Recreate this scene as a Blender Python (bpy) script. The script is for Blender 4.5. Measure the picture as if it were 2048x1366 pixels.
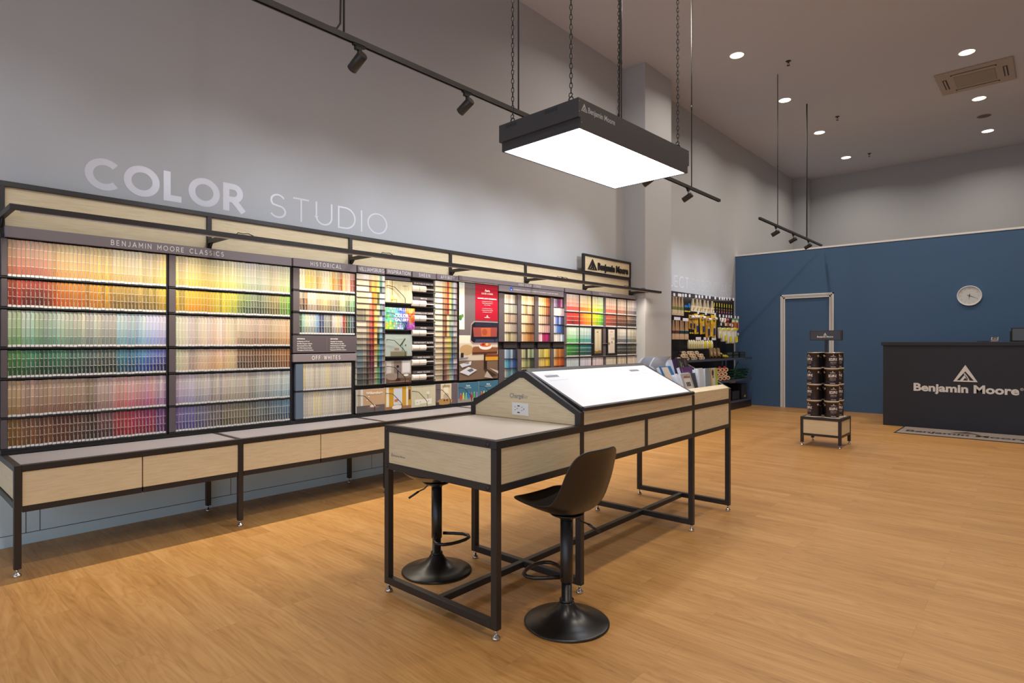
import bpy, math, random
from mathutils import Vector, Matrix
PI = math.pi
random.seed(7)
SC = bpy.context.scene
COL = SC.collection
for o in list(bpy.data.objects):
    bpy.data.objects.remove(o)

# ------------------------------------------------------------------ camera, world, exposure
CAMYAW = math.atan(1064/1180.0)
cd = bpy.data.cameras.new('camera')
cam = bpy.data.objects.new('camera', cd)
COL.objects.link(cam)
cam.location = (0, 0, 1.35)
cam.rotation_euler = (PI/2, 0, CAMYAW)
cd.sensor_width = 36.0
cd.lens = 1180/2048*36.0
cd.shift_y = 3/2048
cd.clip_start = 0.02
cd.clip_end = 100
SC.camera = cam
SC.view_settings.view_transform = 'Standard'
SC.view_settings.look = 'None'
SC.view_settings.gamma = 1
SC.view_settings.exposure = 0.06
SC.view_settings.use_curve_mapping = False
W = bpy.data.worlds.new('world')
SC.world = W
W.use_nodes = True
bg = W.node_tree.nodes['Background']
bg.inputs[0].default_value = (0.72, 0.83, 1.0, 1)
bg.inputs[1].default_value = 1.5

LIGHT_BAR = 11.5      # W per bench module, warm strip in the canopy bar
DOWN = 26.0           # W per recessed ceiling downlight
SPOT = 58.0           # W per track spotlight
BOX_EMIT = 9.0        # hanging daylight box diffuser

# ------------------------------------------------------------------ helpers
def s2l(c):
    return tuple((v/255/12.92 if v/255 <= 0.04045 else ((v/255+0.055)/1.055)**2.4) for v in c[:3])

def tag(o, label=None, cat=None, group=None, kind=None):
    if label: o['label'] = label
    if cat: o['category'] = cat
    if group: o['group'] = group
    if kind: o['kind'] = kind
    return o

def empty(name, loc=(0, 0, 0), rz=0, label=None, cat=None, group=None, parent=None):
    o = bpy.data.objects.new(name, None)
    o.empty_display_size = 0.05
    COL.objects.link(o)
    o.location = loc
    o.rotation_euler = (0, 0, rz)
    if parent: o.parent = parent
    tag(o, label, cat, group)
    return o

def copy_tree(o, parent=None):
    c = o.copy()
    COL.objects.link(c)
    c.parent = parent
    for ch in list(o.children):
        copy_tree(ch, c)
    return c

class MB:
    """collects shapes; build() links them as ONE mesh object"""
    def __init__(s):
        s.v = []; s.f = []; s.c = []; s.m = []; s.sm = []; s.col = None; s.mi = 0; s.smooth = False
    def face(s, idx):
        s.f.append(idx); s.c.append(s.col); s.m.append(s.mi); s.sm.append(s.smooth)
    def add(s, vs, fs, M=None):
        b = len(s.v)
        if M is not None: vs = [tuple(M @ Vector(p)) for p in vs]
        s.v += [tuple(p) for p in vs]
        for f in fs: s.face([b+i for i in f])
        return s
    def box(s, x0, x1, y0, y1, z0, z1, M=None):
        v = [(x, y, z) for x in (x0, x1) for y in (y0, y1) for z in (z0, z1)]
        return s.add(v, [(0, 1, 3, 2), (4, 6, 7, 5), (0, 4, 5, 1), (2, 3, 7, 6), (0, 2, 6, 4), (1, 5, 7, 3)], M)
    def quad(s, a, b, c, d, M=None):
        return s.add([a, b, c, d], [(0, 1, 2, 3)], M)
    def prism(s, pts, d, M=None):
        """polygon pts (list of 3d) extruded by vector d"""
        n = len(pts); d = Vector(d)
        v = [Vector(p) for p in pts]+[Vector(p)+d for p in pts]
        return s.add(v, [tuple(range(n))[::-1], tuple(range(n, 2*n))]+[(i, (i+1) % n, n+(i+1) % n, n+i) for i in range(n)], M)
    def lathe(s, prof, n=32, M=None, cap=True):
        """prof: (r,z) list"""
        v = []; f = []
        for r, z in prof:
            for k in range(n):
                a = 2*PI*k/n
                v.append((r*math.cos(a), r*math.sin(a), z))
        for i in range(len(prof)-1):
            for k in range(n):
                f.append((i*n+k, i*n+(k+1) % n, (i+1)*n+(k+1) % n, (i+1)*n+k))
        sm = s.smooth
        s.add(v, f, M)
        if cap:
            b = len(s.v)-len(v)
            s.smooth = False
            if prof[0][0] > 1e-5: s.face([b+k for k in range(n)][::-1])
            if prof[-1][0] > 1e-5: s.face([b+(len(prof)-1)*n+k for k in range(n)])
            s.smooth = sm
        return s
    def cyl(s, p, q, r, n=16, r2=None):
        p = Vector(p); q = Vector(q); d = q-p
        M = Matrix.Translation(p) @ d.to_track_quat('Z', 'Y').to_matrix().to_4x4()
        return s.lathe([(r, 0), (r if r2 is None else r2, d.length)], n, M)
    def tube(s, path, r, n=10, closed=False):
        path = [Vector(p) for p in path]
        N = len(path); rings = []
        up = Vector((0, 0, 1)); prev = None
        for i, p in enumerate(path):
            if closed: t = path[(i+1) % N]-path[i-1]
            elif i == 0: t = path[1]-p
            elif i == N-1: t = p-path[-2]
            else: t = path[i+1]-path[i-1]
            t.normalize()
            if prev is None:
                a = t.cross(up)
                if a.length < 1e-3: a = t.cross(Vector((1, 0, 0)))
            else:
                a = prev-t*prev.dot(t)
            a.normalize(); prev = a
            b = t.cross(a)
            rings.append([p+a*(r*math.cos(2*PI*k/n))+b*(r*math.sin(2*PI*k/n)) for k in range(n)])
        v = [q for rg in rings for q in rg]; f = []
        for i in range(N if closed else N-1):
            j = (i+1) % N
            for k in range(n):
                f.append((i*n+k, i*n+(k+1) % n, j*n+(k+1) % n, j*n+k))
        if not closed:
            f.append(tuple(range(n))[::-1]); f.append(tuple((N-1)*n+k for k in range(n)))
        return s.add(v, f)
    def build(s, name, mats, parent=None, bevel=0, loc=None, rz=0):
        me = bpy.data.meshes.new(name)
        me.from_pydata(s.v, [], s.f)
        if not isinstance(mats, (list, tuple)): mats = [mats]
        for m in mats: me.materials.append(m)
        if any(c is not None for c in s.c):
            at = me.color_attributes.new('Col', 'FLOAT_COLOR', 'CORNER')
            buf = []
            for f, c in zip(s.f, s.c):
                l = s2l(c) if c is not None else (0.5, 0.5, 0.5)
                buf += [l[0], l[1], l[2], 1.0]*len(f)
            at.data.foreach_set('color', buf)
        if len(mats) > 1: me.polygons.foreach_set('material_index', s.m)
        me.polygons.foreach_set('use_smooth', s.sm)
        me.update()
        o = bpy.data.objects.new(name, me)
        COL.objects.link(o)
        if parent: o.parent = parent
        if loc: o.location = loc
        if rz: o.rotation_euler = (0, 0, rz)
        if bevel:
            b = o.modifiers.new('bevel', 'BEVEL'); b.width = bevel; b.segments = 2; b.limit_method = 'ANGLE'
        return o

# ------------------------------------------------------------------ lettering
_tc = {}
def bfont(txt, weight=0.0, spacing=1.0):
    """flat outline of a line of text, unit cap height 1: verts, faces, width"""
    k = (txt, weight, spacing)
    if k in _tc: return _tc[k]
    cu = bpy.data.curves.new('t', 'FONT')
    cu.body = txt; cu.size = 1.0; cu.offset = weight; cu.space_character = spacing
    cu.resolution_u = 3; cu.fill_mode = 'FRONT'; cu.dimensions = '2D'
    ob = bpy.data.objects.new('t', cu)
    COL.objects.link(ob)
    me = bpy.data.meshes.new_from_object(ob)
    vs = [(v.co.x, v.co.y) for v in me.vertices]
    fs = [tuple(p.vertices) for p in me.polygons]
    bpy.data.objects.remove(ob); bpy.data.meshes.remove(me); bpy.data.curves.remove(cu)
    if not vs: vs = [(0, 0)]
    x0 = min(v[0] for v in vs); x1 = max(v[0] for v in vs)
    H = 0.73
    vs = [((v[0]-x0)/H, v[1]/H) for v in vs]
    _tc[k] = (vs, fs, (x1-x0)/H)
    return _tc[k]

def place2d(mb, vs, fs, org, u, v, sx, sy, depth=0.0):
    """put a 2d shape at org with axes u (right) and v (up)"""
    org = Vector(org); u = Vector(u).normalized(); v = Vector(v).normalized(); n = u.cross(v)
    P = [org+u*(p[0]*sx)+v*(p[1]*sy) for p in vs]
    if depth <= 0:
        mb.add(P, fs); return
    Q = [p+n*depth for p in P]
    mb.add(Q, fs)
    cnt = {}
    for f in fs:
        for a, b in zip(f, f[1:]+f[:1]): cnt[(a, b)] = 1
    edges = [(a, b) for (a, b) in cnt if (b, a) not in cnt]
    mb.add(P+Q, [(a, b, b+len(P), a+len(P)) for a, b in edges])

def text(mb, txt, org, u, v, h, w=None, weight=0.02, depth=0.0, align='L', spacing=1.0):
    vs, fs, wd = bfont(txt, weight, spacing)
    sx = h if w is None else w/wd
    org = Vector(org); un = Vector(u).normalized()
    if align == 'C': org = org-un*(wd*sx/2)
    place2d(mb, vs, [tuple(f) for f in fs], org, u, v, sx, h, depth)
    return wd*sx

def arc(cx, cy, rx, ry, a0, a1, n=14):
    return [(cx+rx*math.cos(math.radians(a0+(a1-a0)*i/n)), cy+ry*math.sin(math.radians(a0+(a1-a0)*i/n))) for i in range(n+1)]
# geometric capitals as centre lines on a unit-high body: (advance, [polylines])
GL = {
 'A': (.86, [[(0, 0), (.43, 1), (.86, 0)], [(.14, .3), (.72, .3)]]),
 'B': (.62, [[(0, 0), (0, 1), (.3, 1)]+arc(.32, .76, .24, .24, 90, -90)+[(.3, .52)], [(.3, .52), (0, .52)], [(.3, .52)]+arc(.34, .26, .27, .26, 90, -90)+[(0, 0)]]),
 'C': (.86, [arc(.5, .5, .5, .5, 45, 315, 24)]),
 'D': (.8, [[(0, 0), (0, 1), (.3, 1)]+arc(.32, .5, .48, .5, 90, -90, 18), [(.33, 0), (0, 0)]]),
 'E': (.6, [[(.6, 1), (0, 1), (0, 0), (.6, 0)], [(0, .5), (.52, .5)]]),
 'F': (.58, [[(.58, 1), (0, 1), (0, 0)], [(0, .5), (.5, .5)]]),
 'G': (.92, [arc(.5, .5, .5, .5, 45, 330, 24)+[(.93, .46), (.52, .46)]]),
 'H': (.72, [[(0, 0), (0, 1)], [(.72, 0), (.72, 1)], [(0, .5), (.72, .5)]]),
 'I': (.0, [[(0, 0), (0, 1)]]),
 'J': (.44, [[(.44, 1), (.44, .28)]+arc(.2, .26, .24, .26, 0, -150, 10)]),
 'K': (.66, [[(0, 0), (0, 1)], [(.62, 1), (0, .38)], [(.2, .56), (.66, 0)]]),
 'L': (.54, [[(0, 1), (0, 0), (.54, 0)]]),
 'M': (.88, [[(0, 0), (0, 1), (.44, .3), (.88, 1), (.88, 0)]]),
 'N': (.74, [[(0, 0), (0, 1), (.74, 0), (.74, 1)]]),
 'O': (1.0, [arc(.5, .5, .5, .5, 0, 360, 32)]),
 'P': (.6, [[(0, 0), (0, 1), (.3, 1)]+arc(.32, .7, .28, .3, 90, -90), [(.33, .4), (0, .4)]]),
 'R': (.64, [[(0, 0), (0, 1), (.3, 1)]+arc(.32, .7, .28, .3, 90, -90), [(.33, .4), (0, .4)], [(.30, .4), (.64, 0)]]),
 'S': (.6, [arc(.3, .74, .27, .26, 25, 225, 14)+arc(.3, .26, .3, .26, 60, -155, 16)]),
 'T': (.68, [[(0, 1), (.68, 1)], [(.34, 1), (.34, 0)]]),
 'U': (.7, [[(0, 1), (0, .35)]+arc(.35, .35, .35, .35, 180, 360, 16)+[(.7, 1)]]),
 'V': (.84, [[(0, 1), (.42, 0), (.84, 1)]]),
 'W': (1.2, [[(0, 1), (.32, 0), (.6, .95), (.88, 0), (1.2, 1)]]),
 'X': (.72, [[(0, 0), (.72, 1)], [(0, 1), (.72, 0)]]),
 'Y': (.8, [[(0, 1), (.4, .45), (.8, 1)], [(.4, .45), (.4, 0)]]),
 '-': (.3, [[(0, .45), (.3, .45)]]), '/': (.4, [[(0, 0), (.4, 1)]]), ' ': (.36, []),
}
def ribbon(mb, pts, t, T, closed=False):
    """thick polyline; T maps 2d -> 3d"""
    P = [Vector((p[0], p[1])) for p in pts]
    if closed: P = P[:-1]
    n = len(P); L = []; R = []
    for i in range(n):
        a = P[i-1] if (i > 0 or closed) else None
        b = P[(i+1) % n] if (i < n-1 or closed) else None
        d1 = (P[i]-a).normalized() if a is not None else None
        d2 = (b-P[i]).normalized() if b is not None else None
        if d1 is None: d1 = d2
        if d2 is None: d2 = d1
        n1 = Vector((-d1.y, d1.x)); n2 = Vector((-d2.y, d2.x))
        m = n1+n2
        if m.length < 1e-4: m = n1
        m.normalize()
        k = t/2/max(0.35, m.dot(n1))
        L.append(P[i]+m*k); R.append(P[i]-m*k)
    vs = [T(p) for p in L]+[T(p) for p in R]
    m = n if closed else n-1
    mb.add(vs, [(i, n+i, n+(i+1) % n, (i+1) % n) for i in range(m)])

def caps_width(txt, t, gap):
    return sum(GL[c][0]*(1-t)+t+gap for c in txt)-gap
def caps(mb, txt, org, u, v, h, w=None, t=.14, gap=.16, align='L'):
    """stroke capitals, h = cap height, w = total width"""
    wd = caps_width(txt, t, gap)
    sx = h if w is None else w/wd
    org = Vector(org); u = Vector(u).normalized(); v = Vector(v).normalized()
    if align == 'C': org = org-u*(wd*sx/2)
    x = 0; org0 = org; nn = u.cross(v)
    for c in txt:
        adv, pls = GL[c]
        for ki, pl in enumerate(pls):
            org = org0+nn*(.00025*ki)
            q = [(x+t/2+p[0]*(1-t), t/2+p[1]*(1-t)) for p in pl]
            for (i0, i1) in ((0, 1), (-1, -2)):
                if pl[i0][1] in (0, 1):
                    dx, dy = q[i0][0]-q[i1][0], q[i0][1]-q[i1][1]; l = math.hypot(dx, dy)
                    if abs(dy) > .5*l and len(pl) < 12 or (abs(dx) < 1e-6 and l > 0): q[i0] = (q[i0][0]+dx/l*t/2/abs(dy/l), q[i0][1]+dy/l*t/2/abs(dy/l))
            cl = len(q) > 3 and abs(q[0][0]-q[-1][0])+abs(q[0][1]-q[-1][1]) < 1e-6
            ribbon(mb, q, t, lambda p: org+u*(p.x*sx)+v*(p.y*h), cl)
        x += adv*(1-t)+t+gap
    return wd*sx

def logo_tri(mb, org, u, v, w, h, back=None, depth=0.0):
    """mountain mark in a triangle: org = bottom left. Pieces only where the mark is (back shows through)."""
    org = Vector(org); u = Vector(u).normalized(); v = Vector(v).normalized(); n = u.cross(v)
    def T(p, k=0): return org+u*(p[0]*w)+v*(p[1]*h)+n*k
    polys = [  # light parts of the mark
        [(0, 0), (.15, .075), (.5, .62), (.5, 1)], [(1, 0), (.5, 1), (.5, .62), (.85, .075)],
        [(0, 0), (1, 0), (.85, .075), (.15, .075)],
        [(.28, .075), (.40, .075), (.50, .24), (.57, .13), (.63, .13), (.50, .40), (.46, .40)],
        [(.60, .075), (.68, .075), (.60, .30), (.47, .53), (.44, .47)],
    ]
    for p in polys:
        if depth > 0: mb.prism([T(q) for q in p], n*depth)
        else: mb.add([T(q) for q in p], [tuple(range(len(p)))])

# ------------------------------------------------------------------ materials
def newmat(name):
    m = bpy.data.materials.new(name); m.use_nodes = True
    nt = m.node_tree
    return m, nt, nt.nodes['Principled BSDF']
def N(nt, t, **kw):
    n = nt.nodes.new(t)
    for k, v in kw.items(): setattr(n, k, v)
    return n
def pmat(name, rgb, rough=.5, metal=0, spec=.5, bump=0, bscale=200, var=0):
    m, nt, b = newmat(name)
    l = s2l(rgb)
    b.inputs['Base Color'].default_value = (*l, 1)
    b.inputs['Roughness'].default_value = rough
    b.inputs['Metallic'].default_value = metal
    b.inputs['Specular IOR Level'].default_value = spec
    tc = N(nt, 'ShaderNodeTexCoord')
    no = N(nt, 'ShaderNodeTexNoise'); no.inputs['Scale'].default_value = bscale
    nt.links.new(tc.outputs['Object'], no.inputs['Vector'])
    if var:
        mx = N(nt, 'ShaderNodeMix', data_type='RGBA')
        mx.inputs['A'].default_value = (*[c*(1-var) for c in l], 1)
        mx.inputs['B'].default_value = (*[min(1, c*(1+var)) for c in l], 1)
        nt.links.new(no.outputs['Fac'], mx.inputs['Factor'])
        nt.links.new(mx.outputs['Result'], b.inputs['Base Color'])
    if bump:
        bp = N(nt, 'ShaderNodeBump'); bp.inputs['Strength'].default_value = bump; bp.inputs['Distance'].default_value = .002
        nt.links.new(no.outputs['Fac'], bp.inputs['Height'])
        nt.links.new(bp.outputs['Normal'], b.inputs['Normal'])
    return m
def emat(name, rgb, strength, base=(255, 255, 255)):
    m, nt, b = newmat(name)
    b.inputs['Base Color'].default_value = (*s2l(base), 1)
    b.inputs['Emission Color'].default_value = (*s2l(rgb), 1)
    b.inputs['Emission Strength'].default_value = strength
    return m
def attrmat(name, rough=.5, spec=.4):
    m, nt, b = newmat(name)
    a = N(nt, 'ShaderNodeAttribute'); a.attribute_name = 'Col'
    nt.links.new(a.outputs['Color'], b.inputs['Base Color'])
    b.inputs['Roughness'].default_value = rough
    b.inputs['Specular IOR Level'].default_value = spec
    return m
def ramp(nt, stops):
    r = N(nt, 'ShaderNodeValToRGB')
    e = r.color_ramp.elements
    while len(e) < len(stops): e.new(.5)
    for k, (p, c) in enumerate(stops):
        e[k].position = p; e[k].color = (*s2l(c), 1)
    return r
def woodmat(name, axis, c0, c1, c2, rough=.45):
    """pale laminated oak; axis = grain direction 0 x, 1 y"""
    m, nt, b = newmat(name)
    tc = N(nt, 'ShaderNodeTexCoord')
    mp = N(nt, 'ShaderNodeMapping')
    s = [7, 7, 34]; s[axis] = 1.6
    mp.inputs['Scale'].default_value = s
    nt.links.new(tc.outputs['Object'], mp.inputs['Vector'])
    n1 = N(nt, 'ShaderNodeTexNoise'); n1.inputs['Scale'].default_value = 1.2; n1.inputs['Detail'].default_value = 5; n1.inputs['Distortion'].default_value = 1.5
    nt.links.new(mp.outputs[0], n1.inputs['Vector'])
    n2 = N(nt, 'ShaderNodeTexNoise'); n2.inputs['Scale'].default_value = 5; n2.inputs['Detail'].default_value = 6
    nt.links.new(mp.outputs[0], n2.inputs['Vector'])
    ml = N(nt, 'ShaderNodeMath', operation='MULTIPLY'); ml.inputs[1].default_value = 6
    nt.links.new(n1.outputs['Fac'], ml.inputs[0])
    fr = N(nt, 'ShaderNodeMath', operation='FRACT'); nt.links.new(ml.outputs[0], fr.inputs[0])
    av = N(nt, 'ShaderNodeMath', operation='MULTIPLY_ADD'); av.inputs[1].default_value = .2
    nt.links.new(fr.outputs[0], av.inputs[0])
    hf = N(nt, 'ShaderNodeMath', operation='MULTIPLY'); hf.inputs[1].default_value = .9
    nt.links.new(n2.outputs['Fac'], hf.inputs[0]); nt.links.new(hf.outputs[0], av.inputs[2])
    r = ramp(nt, [(.2, c0), (.5, c1), (.85, c2)])
    nt.links.new(av.outputs[0], r.inputs[0])
    nt.links.new(r.outputs[0], b.inputs['Base Color'])
    b.inputs['Roughness'].default_value = rough
    return m
def floormat():
    m, nt, b = newmat('oak_plank_floor')
    tc = N(nt, 'ShaderNodeTexCoord')
    br = N(nt, 'ShaderNodeTexBrick')
    br.inputs['Scale'].default_value = 1.0
    br.inputs['Brick Width'].default_value = 1.22
    br.inputs['Row Height'].default_value = 0.18
    br.inputs['Mortar Size'].default_value = 0.0006
    br.inputs['Mortar Smooth'].default_value = .3
    br.offset = .37; br.offset_frequency = 2
    br.inputs['Color1'].default_value = (.2, .2, .2, 1); br.inputs['Color2'].default_value = (.8, .8, .8, 1); br.inputs['Mortar'].default_value = (0, 0, 0, 1)
    nt.links.new(tc.outputs['Object'], br.inputs['Vector'])
    # offset the grain per plank
    mp = N(nt, 'ShaderNodeMapping'); mp.inputs['Scale'].default_value = (1.1, 9, 1)
    ad = N(nt, 'ShaderNodeVectorMath', operation='MULTIPLY_ADD'); ad.inputs[1].default_value = (7, 3, 5)
    nt.links.new(br.outputs['Color'], ad.inputs[0]); nt.links.new(tc.outputs['Object'], ad.inputs[2])
    nt.links.new(ad.outputs[0], mp.inputs['Vector'])
    n1 = N(nt, 'ShaderNodeTexNoise'); n1.inputs['Scale'].default_value = 1.0; n1.inputs['Detail'].default_value = 3; n1.inputs['Distortion'].default_value = .9
    nt.links.new(mp.outputs[0], n1.inputs['Vector'])
    ml = N(nt, 'ShaderNodeMath', operation='MULTIPLY'); ml.inputs[1].default_value = 16
    nt.links.new(n1.outputs['Fac'], ml.inputs[0])
    fr = N(nt, 'ShaderNodeMath', operation='PINGPONG'); fr.inputs[1].default_value = 1.0; nt.links.new(ml.outputs[0], fr.inputs[0])
    mp2 = N(nt, 'ShaderNodeMapping'); mp2.inputs['Scale'].default_value = (3, 60, 1)
    nt.links.new(ad.outputs[0], mp2.inputs['Vector'])
    n2 = N(nt, 'ShaderNodeTexNoise'); n2.inputs['Scale'].default_value = 1.0; n2.inputs['Detail'].default_value = 4
    nt.links.new(mp2.outputs[0], n2.inputs['Vector'])
    n3 = N(nt, 'ShaderNodeTexNoise'); n3.inputs['Scale'].default_value = .7; n3.inputs['Detail'].default_value = 2
    nt.links.new(mp.outputs[0], n3.inputs['Vector'])
    a1 = N(nt, 'ShaderNodeMath', operation='MULTIPLY_ADD'); a1.inputs[1].default_value = .17; pw = N(nt, 'ShaderNodeMath', operation='POWER'); pw.inputs[1].default_value = .45; nt.links.new(fr.outputs[0], pw.inputs[0]); nt.links.new(pw.outputs[0], a1.inputs[0])
    a2 = N(nt, 'ShaderNodeMath', operation='MULTIPLY_ADD'); a2.inputs[1].default_value = .42; nt.links.new(n2.outputs['Fac'], a2.inputs[0])
    a3 = N(nt, 'ShaderNodeMath', operation='MULTIPLY_ADD'); a3.inputs[1].default_value = .45; nt.links.new(n3.outputs['Fac'], a3.inputs[0])
    sp = N(nt, 'ShaderNodeSeparateColor'); nt.links.new(br.outputs['Color'], sp.inputs[0])
    a4 = N(nt, 'ShaderNodeMath', operation='MULTIPLY'); a4.inputs[1].default_value = .07; nt.links.new(sp.outputs[0], a4.inputs[0])
    nt.links.new(a2.outputs[0], a1.inputs[2]); nt.links.new(a3.outputs[0], a2.inputs[2]); nt.links.new(a4.outputs[0], a3.inputs[2])
    r = ramp(nt, [(.24, (134, 86, 40)), (.44, (174, 124, 66)), (.62, (192, 142, 82)), (.84, (208, 162, 102))])
    nt.links.new(a1.outputs[0], r.inputs[0])
    mx = N(nt, 'ShaderNodeMix', data_type='RGBA'); mx.blend_type = 'MULTIPLY'; mx.inputs['Factor'].default_value = 1
    nt.links.new(r.outputs[0], mx.inputs['A'])
    mo = N(nt, 'ShaderNodeMix', data_type='RGBA'); mo.inputs['A'].default_value = (1, 1, 1, 1); mo.inputs['B'].default_value = (.62, .55, .5, 1)
    nt.links.new(br.outputs['Fac'], mo.inputs['Factor']); nt.links.new(mo.outputs['Result'], mx.inputs['B'])
    nt.links.new(mx.outputs['Result'], b.inputs['Base Color'])
    rr = N(nt, 'ShaderNodeMapRange'); rr.inputs['To Min'].default_value = .34; rr.inputs['To Max'].default_value = .5
    nt.links.new(n2.outputs['Fac'], rr.inputs['Value']); nt.links.new(rr.outputs[0], b.inputs['Roughness'])
    b.inputs['Specular IOR Level'].default_value = .42
    bp = N(nt, 'ShaderNodeBump'); bp.inputs['Strength'].default_value = .12; bp.inputs['Distance'].default_value = .0015
    nt.links.new(a1.outputs[0], bp.inputs['Height']); nt.links.new(bp.outputs['Normal'], b.inputs['Normal'])
    return m

M = {}
M['floor'] = floormat()
M['wall'] = pmat('grey_wall_paint', (184, 186, 190), .85, bump=.15, bscale=350)
M['ceil'] = pmat('ceiling_paint', (200, 204, 214), .9, bump=.1, bscale=300)
M['blue'] = pmat('blue_wall_paint', (72, 102, 138), .6, spec=.3, bump=.12, bscale=400)
M['white'] = pmat('white_trim', (238, 237, 235), .5)
M['steel'] = pmat('black_powder_coat', (44, 40, 39), .42, spec=.5, bump=.08, bscale=900)
M['dark'] = pmat('charcoal_panel', (40, 36, 37), .55)
M['rackgrey'] = pmat('rack_plum_grey', (84, 76, 80), .5)
M['header'] = pmat('header_board_grey', (130, 120, 124), .5)
M['oak_y'] = woodmat('pale_oak_along', 1, (206, 184, 144), (222, 203, 165), (232, 216, 182))
M['oak_x'] = woodmat('pale_oak_across', 0, (206, 184, 144), (222, 203, 165), (232, 216, 182))
M['top'] = pmat('bench_top_laminate', (134, 130, 136), .45)
M['desk'] = pmat('desk_laminate', (205, 193, 178), .5, bump=.1, bscale=700)
M['glass'] = pmat('frosted_lightbox_glass', (236, 238, 242), .28)
M['chrome'] = pmat('chrome', (210, 205, 200), .18, metal=1)
M['plastic'] = pmat('black_stool_shell', (32, 29, 28), .30, spec=.6, bump=.1, bscale=1200)
M['stoolmetal'] = pmat('black_stool_metal', (26, 24, 24), .3, spec=.6)
M['lamp'] = pmat('charcoal_lamp_housing', (62, 60, 62), .5)
M['ink'] = pmat('letter_white', (235, 233, 230), .5)
M['silver'] = pmat('silver_vinyl', (214, 213, 222), .35)
M['grey_ink'] = pmat('grey_ink', (150, 148, 140), .6)
M['black'] = pmat('matt_black', (22, 21, 22), .6)
M['attr'] = attrmat('printed_card')
M['gloss'] = attrmat('glossy_print', .3, .5)
M['counter'] = pmat('dark_counter_laminate', (38, 41, 52), .55, var=.12, bscale=6)
M['mat'] = pmat('woven_mat', (150, 138, 130), .95, bump=.8, bscale=260, var=.2)
M['matink'] = pmat('mat_dark_pile', (52, 46, 46), .95)
M['diff'] = emat('lamp_diffuser_glow', (232, 240, 255), BOX_EMIT)
M['down'] = emat('downlight_lens_glow', (240, 244, 255), 14)
M['downring'] = emat('downlight_ring_glow', (255, 226, 170), 5)
M['spotlens'] = emat('spot_lens_glow', (255, 240, 220), 5)
M['acpl'] = pmat('ac_plastic', (172, 160, 148), .5)
M['acdark'] = pmat('ac_slot', (44, 38, 34), .6)
M['plinth'] = pmat('plinth_paint', (216, 240, 250), .7)
M['seam'] = pmat('panel_seam', (78, 84, 88), .8)

Y1 = (0, 1, 0); X1 = (1, 0, 0); Z1 = (0, 0, 1)

# ------------------------------------------------------------------ room shell
def struct(name, mb, m, **kw):
    o = mb.build(name, m, **kw); o['kind'] = 'structure'; return o
XW = -5.09; CEIL = 5.82; YB = 17.5; YP = 13.05
struct('floor', MB().box(-5.3, 4.6, -3.2, 17.7, -.08, 0), M['floor'])
struct('ceiling', MB().box(-5.3, 4.6, -3.2, 17.7, CEIL, CEIL+.12), M['ceil'])
struct('wall_left', MB().box(XW-.15, XW, -3.2, 17.7, 0, CEIL), M['wall'])
struct('wall_back', MB().box(-5.2, 4.6, YB, YB+.15, 0, CEIL), M['wall'])
struct('wall_right', MB().box(4.4, 4.55, -3.2, 17.7, 0, CEIL), M['wall'])
struct('wall_front', MB().box(-5.2, 4.6, -3.3, -3.15, 3.2, CEIL), M['wall'])
struct('wall_pillar', MB().box(XW, -4.71, 8.382, 9.27, 0, CEIL), M['wall'])
struct('wall_corner_casing', MB().box(XW, -4.745, 17.1, YB, 0, CEIL), M['wall'])
# blue partition with a door opening
b = MB().box(XW, -4.128, YP, YP+.14, 0, 3.265).box(-3.116, 3.2, YP, YP+.14, 0, 3.265).box(-4.128, -3.116, YP, YP+.14, 2.36, 3.265)
struct('wall_blue', b, M['blue'])
struct('trim_1', MB().box(XW, 3.2, YP-.012, YP+.15, 3.265, 3.298), M['white'])
d = empty('door_1'); d['kind'] = 'structure'
fr = MB()
for (a, c, e, f) in ((0, .026, .018, 0), (.034, .05, .012, 0), (.058, .082, .006, 0)):
    fr.box(-4.128+a, -4.128+c, YP-e, YP+.1, 0, 2.36-a).box(-3.116-c, -3.116-a, YP-e, YP+.1, 0, 2.36-a).box(-4.128+a, -3.116-a, YP-e, YP+.1, 2.36-c, 2.36-a)
fr.build('door_frame', M['white'], d)
gp = MB()
for a in (.026, .05):
    gp.box(-4.128+a, -4.128+a+.008, YP, YP+.1, 0, 2.36-a).box(-3.116-a-.008, -3.116-a, YP, YP+.1, 0, 2.36-a).box(-4.128+a, -3.116-a, YP, YP+.1, 2.36-a-.008, 2.36-a)
gp.build('door_frame_groove', M['black'], d)
MB().box(-4.046, -3.198, YP+.03, YP+.075, .005, 2.278).build('door_leaf', M['blue'], d)
# low painted plinth with seams below the display wall
struct('baseboard_left', MB().box(XW, XW+.014, -3.1, 8.38, 0, .072), M['plinth'])
struct('trim_2', MB().box(XW, XW+.009, -3.1, 8.38, .076, .62), M['plinth'])
sm_ = MB().box(XW, XW+.0105, -3.1, 8.38, .072, .076)
for y in (.755, .83, 2.1, 2.175, 3.5, 4.8): sm_.box(XW, XW+.0098, y, y+.004, .076, .62)
struct('trim_3', sm_, M['seam'])

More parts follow.
